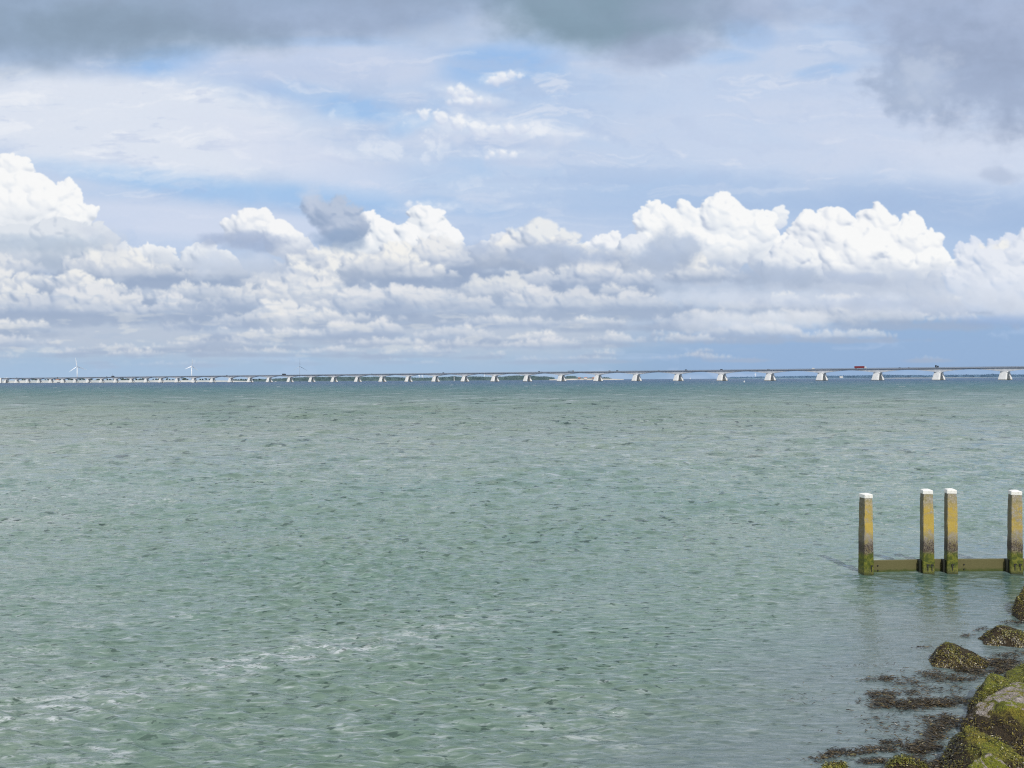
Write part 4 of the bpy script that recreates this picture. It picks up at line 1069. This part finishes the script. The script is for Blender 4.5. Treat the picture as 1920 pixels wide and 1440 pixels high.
def mooring_post(pxc, row, top_row, share, wpx, label, bolts, lich=.5):
    p = ground(pxc, row); rng = math.hypot(p.x, p.y)
    Yc = p.y; H = (at(pxc, top_row, Yc)).z
    vis = wpx*Yc/FPX*math.cos(math.atan2(p.x, p.y))           # apparent width
    th = math.atan(share/(1-share)); w = vis/(math.sin(th)+math.cos(th))
    toc = math.atan2(-p.y, -p.x); yaw = toc+th+math.pi/2     # front face (-y local) turned th from the line to the viewer
    # centre sits half a width behind the front
    c = p+Vector((p.x, p.y, 0)).normalized()*w*.6
    r = empty('mooring_post', (c.x, c.y, 0), yaw, label=label, cat='mooring post', group='square mooring posts standing in the water')
    bm = bmesh.new(); capH = .095
    zs = [-1.2, 0, .3, .6, .9, 1.2, H-capH-.16, H-capH-.004]; rows_ = []
    rs = random.Random(int(pxc))
    for i, z in enumerate(zs):
        k = 1.04-.13*max(z, 0)/H
        if i == len(zs)-1: k *= .93
        h = w/2*k; ch = w*.055; ring = []
        for sx, sy in ((-1, -1), (1, -1), (1, 1), (-1, 1)):
            a = (sx*h, sy*(h-ch)); b = (sx*(h-ch), sy*h)
            for q in ((a, b) if sx*sy > 0 else (b, a)):
                ring.append(bm.verts.new((q[0]+rs.uniform(-1, 1)*.004, q[1]+rs.uniform(-1, 1)*.004, z)))
        rows_.append(ring)
    for A, B in zip(rows_[:-1], rows_[1:]):
        for j in range(8): bm.faces.new((A[j], A[(j+1) % 8], B[(j+1) % 8], B[j]))
    bm.faces.new(rows_[-1]); bm.faces.new(rows_[0][::-1]); bmesh.ops.recalc_face_normals(bm, faces=bm.faces[:])
    bmesh.ops.subdivide_edges(bm, edges=[e for e in bm.edges if abs(e.verts[0].co.z-e.verts[1].co.z) > .05], cuts=3)
    for v in bm.verts:
        if 0 < v.co.z < H-.2: v.co.x += rs.uniform(-1, 1)*.003; v.co.y += rs.uniform(-1, 1)*.003
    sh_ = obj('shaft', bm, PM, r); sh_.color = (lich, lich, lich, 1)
    bm = bmesh.new(); k = .89*w
    rows_ = []
    for z, q in ((H-capH, .985), (H-capH+.012, 1.0), (H-.022, .985), (H-.010, .93), (H+.012, .3)):
        h = k*q/2; rows_.append([bm.verts.new((sx*h, sy*h, z)) for sx, sy in ((-1, -1), (1, -1), (1, 1), (-1, 1))])
    for A, B in zip(rows_[:-1], rows_[1:]):
        for j in range(4): bm.faces.new((A[j], A[(j+1) % 4], B[(j+1) % 4], B[j]))
    bm.faces.new(rows_[-1]); bm.faces.new(rows_[0][::-1]); obj('cap', bm, CM, r)
    lr = random.Random(int(pxc)+5); r.rotation_euler = (math.radians(lr.uniform(-.5, .5)), math.radians(lr.uniform(-.6, .6)), yaw)
    # steel hooks let into the foot
    for bxn in bolts:
        bm = bmesh.new(); x = bxn*w/2; y = -w*.53
        bx(bm, (x-.010, y, .155), (.014, .022, .13)); bx(bm, (x-.002, y-.002, .228), (.056, .026, .018)); bx(bm, (x-.024, y-.004, .200), (.012, .022, .036))
        obj('steel_bracket', bm, M['steel'], r)
    return r, w, c, yaw
P1 = mooring_post(1623.5, 1080, 927, .42, 29.5, 'leftmost square mooring post, its white cap seen corner-on, ochre lichen on its right face', (.55,), .62)
P2 = mooring_post(1738.5, 1077.5, 919, .24, 28, 'second mooring post from the left, left one of the close pair', (-.1, .62), .5)
P3 = mooring_post(1783, 1077, 918, .24, 27, 'third mooring post from the left, right one of the close pair, brightest orange lichen', (.05,), .95)
P4 = mooring_post(1903, 1076.5, 921, .25, 30.5, 'rightmost mooring post at the edge of the photo, pale streaks on its face', (-.25, .6), .22)
def board_mat():
    t = NT('weedy_plank'); g = t.n('ShaderNodeNewGeometry').outputs['Position']; s = t.n('ShaderNodeSeparateXYZ'); t.t.links.new(g, s.inputs[0])
    n = t.noise(g, 9, 5, .6); f = t.noise(t.scalev(g, (3, 3, 30)), 4, 5, .6)
    c = t.mix(f, (.085, .082, .030), (.15, .135, .055))
    zz = t.math('ADD', s.outputs[2], t.math('MULTIPLY', n, .10))
    c = t.mix(t.sm(zz, .15, .08), c, t.mix(n, (.03, .05, .008), (.08, .10, .015)))
    return t.pbr(c, .7, f, .4, .01)
BMAT = board_mat()
def plank(a, b, z1, label, thick=.07):
    a = Vector(a); b = Vector(b); d = (b-a); L = d.length; m = (a+b)/2
    r = empty('plank_wall', (m.x, m.y, 0), math.atan2(d.y, d.x), label=label, cat='plank wall', group='low weedy planking between the mooring posts')
    bm = bmesh.new()
    n = 2; h = (z1+.5)/n
    for k in range(n):
        bx(bm, (0, 0, -.5+h*(k+.5)), (L, thick, h-.006), bevel=.006)
    obj('board', bm, BMAT, r)
    for s_ in (-1, 1):
        bm = bmesh.new(); c_ = s_*(L/2-.16)
        for zz_ in (.06, .17): tube(bm, (c_, -thick/2-.018, zz_), (c_, -thick/2+.01, zz_), .016, n=6)
        obj('bolt', bm, M['steel'], r)
    bm = bmesh.new(); bx(bm, (0, thick*.5+.03, z1-.09), (L*.98, .06, .10), bevel=.006); obj('rail', bm, BMAT, r)
def back(P, k=.78): c = P[2]; w = P[1]; return Vector((c.x, c.y, 0))+Vector((c.x, c.y, 0)).normalized()*w*k
b1, b2, b3, b4 = [back(P) for P in (P1, P2, P3, P4)]
e = (b2-b1); plank(b1-e.normalized()*.0+Vector((.1, 0, 0)), b2-e.normalized()*.10, .285, 'slanting wet plank from the leftmost post to the close pair')
e = (b3-b2).normalized(); plank(b2-e*.18, b3+e*.05, .29, 'short plank between the close pair of posts')
e = (b4-b3).normalized(); plank(b3+e*.12, b4+e*1.2, .29, 'long wet plank running from the close pair of posts to the right edge')
for P, lb in ((P2, 'dark block put in for the shade at the left foot of the second post'), (P3, 'dark block put in for the shade at the left foot of the third post'), (P4, 'dark block put in for the shade at the left foot of the rightmost post')):
    c = P[2]; w = P[1]; yaw = P[3]
    q = Vector((c.x, c.y, 0))+Matrix.Rotation(yaw, 3, 'Z') @ Vector((-w*.60, w*.16, 0))
    bm = bmesh.new(); bx(bm, (0, 0, -.1), (.075, w*.6, .80), bevel=.01)  # dark block added to stand in for shade beside the post
    o = obj('shade_block', bm, flat_mat('shade_dark', (.016, .02, .012), .8), None); o.location = q; o.rotation_euler = (0, 0, yaw)
    tag(o, lb, 'shade block', 'shade blocks at the post feet')

# ---------------------------------------------------------------- embankment and boulders
def rock_mat(name, bare=0.0, green=.5, yellow=.3, zlow=.18, brown=.5):
    t = NT(name); g = t.n('ShaderNodeNewGeometry'); P = g.outputs['Position']; N = t.n('ShaderNodeSeparateXYZ'); t.t.links.new(g.outputs['Normal'], N.inputs[0])
    s = t.n('ShaderNodeSeparateXYZ'); t.t.links.new(P, s.inputs[0]); z = s.outputs[2]
    f = t.noise(P, 55, 6, .7); m = t.noise(P, 9, 6, .65, .6); l = t.noise(P, 2.6, 4, .6, .4)
    vor = t.n('ShaderNodeTexVoronoi', i_Scale=75.0); t.t.links.new(P, vor.inputs['Vector'])
    stone = t.mix(t.sm(f, .35, .65), (.20, .165, .14), (.50, .44, .40))
    stone = t.mix(t.sm(m, .55, .7), stone, (.62, .57, .54))
    gr = t.mix(t.sm(f, .3, .7), (.095, .115, .006), (.28, .30, .018))
    ye = t.mix(t.sm(f, .3, .7), (.16, .15, .012), (.30, .25, .03))
    br = t.mix(t.sm(f, .38, .66), (.018, .011, .006), (.075, .05, .02))
    up = N.outputs[2]
    c = gr
    c = t.mix(t.sm(t.math('ADD', l, t.math('MULTIPLY', m, .3)), .78-yellow*.35, .92-yellow*.35), c, ye)
    low = t.math('ADD', z, t.math('MULTIPLY', t.math('SUBTRACT', m, .5), .55))
    steep = t.math('MULTIPLY', t.math('SUBTRACT', 1.0, up), .35)
    c = t.mix(t.sm(t.math('SUBTRACT', low, steep), zlow+.12, zlow-.06), c, br)
    spots = t.math('MULTIPLY', t.sm(m, .50, .62), brown); c = t.mix(spots, c, br)
    if bare > 0:
        k = t.math('ADD', t.sm(up, .45, .85), t.math('MULTIPLY', m, .9))
        c = t.mix(t.sm(k, 1.72-bare*.3, 1.80-bare*.3), c, stone)
    f2 = t.noise(P, 28, 4, .7, .8)
    c = t.mix(t.math('MULTIPLY', t.sm(f2, .52, .62), .78*min(1, brown+.35)), c, (.022, .020, .008))
    wet = t.sm(low, .3, .0)
    h = t.math('ADD', t.math('MULTIPLY', f, .6), t.math('ADD', t.math('MULTIPLY', m, 1.2), t.math('MULTIPLY', vor.outputs['Distance'], .35)))
    return t.pbr(c, t.math('ADD', .85, t.math('MULTIPLY', wet, -.4)), h, 1.0, .05)
RM_weed = rock_mat('rock_under_weed', 0, .3, .5, .24, .7)
RM_green = rock_mat('green_algae_rock', .0, .6, .3, .16, .35)
RM_bare = rock_mat('half_bare_rock', 1.1, .6, .5, .20, .35)
RM_ridge = rock_mat('ridge_bare_rock', .55, .6, .6, .22, .5)

def leaf_mat(name, cols):
    t = NT(name); a = t.n('ShaderNodeAttribute', attribute_name='tone').outputs['Fac']
    cr = t.n('ShaderNodeValToRGB'); t.t.links.new(a, cr.inputs[0]); e = cr.color_ramp.elements
    e[0].position = 0; e[0].color = cols[0]+(1,); e[1].position = 1; e[1].color = cols[-1]+(1,)
    for i, c in enumerate(cols[1:-1]): q = e.new((i+1)/(len(cols)-1)); q.color = c+(1,)
    return t.pbr(cr.outputs[0], .38)
LEAF = leaf_mat('bladder_wrack', [(.008, .006, .004), (.030, .020, .008), (.09, .065, .014), (.18, .15, .02), (.30, .25, .04), (.6, .55, .40)])
ALGAE = leaf_mat('green_algae_tuft', [(.014, .018, .003), (.045, .052, .005), (.10, .105, .009), (.17, .165, .014), (.28, .25, .05)])
FLOATM = leaf_mat('floating_wrack', [(.008, .008, .007), (.018, .014, .009), (.035, .027, .012), (.07, .05, .02), (.12, .08, .03), (.16, .15, .06)])
def leaves_mesh(name, items, mat, parent=None):
    """items: (pos, dir, normal, length, width, tone) -> bent two-quad fronds in one mesh"""
    V, F, T = [], [], []
    for (p, d, nn, L, w, tone) in items:
        s_ = d.cross(nn).normalized()*w*.5
        k = len(V); m = p+d*L*.5+nn*L*.14; e_ = p+d*L
        V += [p-s_*.5, p+s_*.5, m+s_, m-s_, e_+s_*.35, e_-s_*.35]
        F += [(k, k+1, k+2, k+3), (k+3, k+2, k+4, k+5)]; T += [tone]*6
    me = bpy.data.meshes.new(name); me.from_pydata([tuple(v) for v in V], [], F)
    a = me.attributes.new('tone', 'FLOAT', 'POINT'); a.data.foreach_set('value', np.array(T, np.float32))
    me.materials.append(mat); me.update()
    o = bpy.data.objects.new(name, me); C.objects.link(o)
    if parent: o.parent = parent
    return o
def rock(pts, mat, label, seed, weed=0, weed_top=.35, amp=.03, weed_mix=.5, name='boulder'):
    """angular block: hull of corner points given by photo ray and distance, then roughened"""
    P = [at(*p) for p in pts]
    cen = sum(P, Vector())/len(P); cen.z = 0
    # close the block below the water / in the bank
    low = [Vector((p.x+(p.x-cen.x)*.10, p.y+(p.y-cen.y)*.10, min(p.z, .3)-.65)) for p in P]
    bm = bmesh.new()
    for p in P+low: bm.verts.new(p-cen)
    res = bmesh.ops.convex_hull(bm, input=bm.verts[:])
    bmesh.ops.delete(bm, geom=[v for v in bm.verts if not v.link_faces], context='VERTS')
    bmesh.ops.bevel(bm, geom=bm.edges[:], offset=.018, segments=1, affect='EDGES', profile=.6, clamp_overlap=True)
    for _ in range(5):
        es = [e_ for e_ in bm.edges if e_.calc_length() > .045]
        if not es or len(bm.verts) > 30000: break
        bmesh.ops.subdivide_edges(bm, edges=es, cuts=1)
        bmesh.ops.triangulate(bm, faces=bm.faces[:])
    bm.normal_update()
    co = np.array([v.co[:] for v in bm.verts], np.float32); no = np.array([v.normal[:] for v in bm.verts], np.float32)
    q = co+seed*3.1
    n = fbm(q[:, 0]*2.6+q[:, 2]*1.7, q[:, 1]*2.6-q[:, 2]*2.1, 400+seed, 4)*amp*1.1+fbm(q[:, 0]*13+q[:, 2]*9, q[:, 1]*13-q[:, 2]*11, 430+seed, 3, .6)*amp*.6
    co = co+no*n[:, None]
    for v, c_ in zip(bm.verts, co): v.co = c_
    bmesh.ops.recalc_face_normals(bm, faces=bm.faces[:])
    fc = [(f.calc_center_median()+cen, f.normal.copy(), f.calc_area()) for f in bm.faces]
    root = empty(name, cen, 0, label=label, cat='boulder', group='boulders on the embankment')
    obj('stone', bm, mat, root, True)
    if weed:
        rs = random.Random(seed); items = []
        cand = [f for f in fc if f[0].z > -.05 and f[1].z > -.35]
        wts = []
        if cand: CL = perlin(np.array([q_[0].x*5.0 for q_ in cand]), np.array([q_[0].y*5.0+q_[0].z*4 for q_ in cand]), 77+seed)
        for (c_, n_, a_), cl in zip(cand, CL if cand else []):
            k = (weed_top-c_.z)*3.2+(.72-n_.z)*1.5+weed_mix*cl*1.1
            wts.append(a_*min(1, max(0, k)))
        if sum(wts) > 0:
            for c_, n_, a_ in rs.choices(cand, wts, k=int(weed*1.6)):
                down = Vector((rs.gauss(0, .6), rs.gauss(0, .6), -1)); down = (down-n_*down.dot(n_))
                if down.length < .05: down = n_.orthogonal()
                down.normalize(); down = (down+n_*rs.uniform(.0, .55)).normalized()
                L = rs.uniform(.014, .042); tone = min(1, max(0, rs.betavariate(1.0, 3.0)+(.45 if rs.random() < .06 else 0)))
                items.append((c_-cen+n_*.006, down, n_, L, L*rs.uniform(.16, .36), tone))
            leaves_mesh('seaweed', items, LEAF, root)
        items = []
        cand = [f for f in fc if f[1].z > .25 and f[0].z > .08] if mat is not RM_bare else []
        if cand:
            CL = perlin(np.array([q_[0].x*6.0 for q_ in cand]), np.array([q_[0].y*6.0+q_[0].z*5 for q_ in cand]), 177+seed)
            wts = [f[2]*max(0.02, .25+c_) for f, c_ in zip(cand, CL)]
            for c_, n_, a_ in rs.choices(cand, wts, k=1500 if mat is RM_weed else 1800):
                d = Vector((rs.gauss(0, 1), rs.gauss(0, 1), rs.gauss(0, .6)-.5)); d = d-n_*d.dot(n_)
                if d.length < .05: continue
                d.normalize(); d = (d+n_*rs.uniform(.1, .7)).normalized(); L = rs.uniform(.010, .028)
                items.append((c_-cen+n_*.004+Vector((rs.gauss(0, .02), rs.gauss(0, .02), 0)), d, n_, L, L*rs.uniform(.25, .6), rs.random()))
            leaves_mesh('algae_tufts', items, ALGAE, root)
    return root
rock([(1897, 1147, 14.1), (1905, 1122, 14.2), (1922, 1098, 14.3), (1965, 1080, 14.6), (1990, 1110, 14.2), (1915, 1160, 13.8), (1960, 1165, 13.6), (1930, 1120, 15)], RM_weed, 'dark weed-covered boulder cut by the right edge below the rightmost post', 1, 4500, 1.0)
rock([(1818, 1213, 12.9), (1848, 1188, 12.8), (1874, 1172, 12.7), (1892, 1173, 12.7), (1924, 1192, 12.7), (1975, 1210, 12.6), (1840, 1221, 12.5), (1912, 1220, 12.4), (1965, 1225, 12.3), (1885, 1185, 13.4)], RM_weed, 'wide olive weedy boulder with yellowish peak standing in the water at right', 2, 5000, .16, weed_mix=.9)
rock([(1741, 1240, 11.9), (1757, 1218, 11.9), (1771, 1203, 11.85), (1786, 1204, 11.85), (1815, 1222, 11.8), (1850, 1240, 11.7), (1750, 1251, 11.6), (1805, 1256, 11.5), (1845, 1252, 11.5), (1780, 1215, 12.4)], RM_weed, 'pyramid-shaped boulder hung with dark seaweed, farthest left in the water', 3, 7500, .26, weed_mix=.9)
rock([(1882, 1263, 10.8), (1905, 1250, 10.9), (1925, 1239, 11), (1968, 1226, 11.1), (1995, 1265, 10.6), (1888, 1275, 10.5), (1930, 1290, 10.2), (1980, 1290, 10.2)], RM_green, 'flat green boulder at the right edge behind the wedge-shaped green one', 4, 1800, .1, weed_mix=.5)
rock([(1856, 1261, 10.4), (1901, 1274, 10.3), (1872, 1291, 9.95), (1848, 1284, 10.0), (1830, 1298, 10.15), (1816, 1326, 10.0), (1838, 1342, 9.8), (1890, 1320, 9.8), (1905, 1300, 9.9)], RM_green, 'wedge-shaped boulder with flat bright green top beside the big grey-topped one', 5, 3600, .14, weed_mix=.5)
rock([(1902, 1277, 9.95), (1850, 1306, 9.6), (1892, 1322, 9.15), (1928, 1327, 9.05), (1978, 1292, 9.6), (1803, 1354, 9.45), (1812, 1374, 9.3), (1860, 1405, 8.95), (1925, 1432, 8.7), (1990, 1400, 8.9), (1835, 1320, 9.65)], RM_bare, 'largest boulder, bare pinkish-grey top over mossy green front, at the right edge', 6, 8500, .27, weed_mix=.8)
rock([(1812, 1360, 8.65), (1822, 1363, 8.6), (1794, 1376, 8.75), (1777, 1407, 8.85), (1765, 1436, 8.62), (1770, 1475, 8.2), (1868, 1389, 8.35), (1897, 1402, 8.25), (1925, 1424, 8.1), (1935, 1480, 7.9), (1850, 1430, 8.0)], RM_ridge, 'long olive boulder with a pale ridge in front of the largest boulder', 7, 7000, .26, weed_mix=.7)
rock([(1852, 1407, 7.95), (1862, 1411, 7.9), (1832, 1421, 7.9), (1808, 1440, 7.9), (1878, 1423, 7.85), (1896, 1441, 7.75), (1900, 1500, 7.5), (1800, 1500, 7.65)], RM_bare, 'grey boulder with green flank at the bottom edge, below the long olive one', 8, 1200, .2)
rock([(1701, 1413, 8.45), (1712, 1418, 8.4), (1680, 1421, 8.45), (1660, 1440, 8.55), (1742, 1441, 8.45), (1652, 1470, 8.3), (1750, 1475, 8.25), (1720, 1440, 8.2)], RM_ridge, 'small pointed boulder with a pale ridge at the bottom edge', 9, 1500, .25)
rock([(1566, 1427, 8.4), (1583, 1430, 8.35), (1548, 1434, 8.4), (1541, 1446, 8.5), (1592, 1446, 8.42), (1566, 1470, 8.2)], RM_weed, 'low weedy boulder just breaking the bottom edge, leftmost of all', 10, 1500, .3)
# embankment under the boulders
def embankment():
    a = Vector((3.6, 7.3, 0)); b = Vector((11.6, 16.0, 0)); d = (b-a).normalized(); nr = Vector((d.y, -d.x, 0))   # nr points inland
    us = np.linspace(-14, 30, 260); vs_ = np.linspace(-1.2, 22, 170)
    U, V = np.meshgrid(us, vs_, indexing='ij')
    X = a.x+d.x*U+nr.x*V; Y = a.y+d.y*U+nr.y*V
    Z = np.clip(V*.42-.45, -.9, 2.9)+fbm(X*1.1, Y*1.1, 501, 4)*.28+fbm(X*5, Y*5, 511, 3)*.07
    Z = np.where(V > 7.5, 2.9+fbm(X*.8, Y*.8, 501, 3)*.04, Z)
    me = bpy.data.meshes.new('embankment'); nu, nv = U.shape
    idx = (np.arange(nu-1)[:, None]*nv+np.arange(nv-1)[None, :])
    quads = np.stack([idx, idx+nv, idx+nv+1, idx+1], -1).reshape(-1, 4)
    me.from_pydata(np.stack([X, Y, Z], -1).reshape(-1, 3).tolist(), [], quads.tolist()); me.update()
    tag(link('embankment', me, RM_weed, None, True), kind='structure')
embankment()
# ---------------------------------------------------------------- wrack floating between the boulders
def wrack():
    rs = random.Random(77); items = []
    # (column, row, half width, half height, density)
    pats = [(1690, 1275, 55, 9, 260), (1655, 1272, 22, 6, 120), (1720, 1298, 30, 12, 160), (1660, 1305, 26, 12, 300), (1645, 1318, 24, 8, 220), (1740, 1318, 70, 13, 900), (1690, 1322, 40, 8, 320), (1790, 1315, 34, 14, 380), (1790, 1268, 50, 10, 500), (1850, 1250, 45, 12, 900), (1880, 1235, 50, 10, 700), (1830, 1262, 25, 8, 250),
            (1765, 1362, 28, 15, 420), (1740, 1345, 16, 6, 100), (1790, 1350, 22, 12, 260), (1750, 1384, 34, 14, 360), (1690, 1400, 34, 9, 300), (1640, 1405, 24, 6, 160), (1660, 1392, 12, 4, 60), (1735, 1405, 40, 16, 520), (1760, 1432, 36, 14, 520), (1585, 1412, 30, 7, 170), (1620, 1428, 40, 5, 200), (1560, 1412, 14, 5, 60), (1545, 1420, 20, 4, 50),
            (1840, 1180, 14, 4, 70), (1815, 1192, 12, 3, 50), (1740, 1212, 20, 3, 40), (1905, 1168, 22, 5, 120), (1600, 1330, 90, 60, 110), (1640, 1250, 70, 20, 40), (1690, 1360, 80, 40, 160), (1520, 1425, 40, 12, 30), (1790, 1290, 30, 12, 60), (1895, 1255, 30, 12, 500)]
    for (cx, cy, rx, ry, n) in pats:
        blobs = [(rs.gauss(0, .55), rs.gauss(0, .5)) for _ in range(7)]
        heading = rs.uniform(-.35, .25)
        for _ in range(int(n*1.7)):
            bx_, by_ = rs.choice(blobs)
            u, v = bx_+rs.gauss(0, .30), by_+rs.gauss(0, .24)
            if u*u+v*v > 2.4: continue
            p = ground(cx+u*rx, cy+v*ry, .012); p.z = rs.uniform(.0, .03)
            a = heading+rs.gauss(0, .55)+(math.pi if rs.random() < .5 else 0)
            d = Vector((math.cos(a), math.sin(a), rs.uniform(-.05, .28))).normalized()
            L = rs.uniform(.02, .075); nn = Vector((rs.gauss(0, .5), rs.gauss(0, .5), 1)).normalized()
            items.append((p, d, nn, L, L*rs.uniform(.09, .22), min(1, rs.betavariate(1.6, 2.6)+(.3 if rs.random() < .05 else 0))))
    o = leaves_mesh('floating_seaweed', items, FLOATM)
    tag(o, 'brown bladder wrack floating in patches between and beside the boulders', 'seaweed', kind='stuff')
wrack()
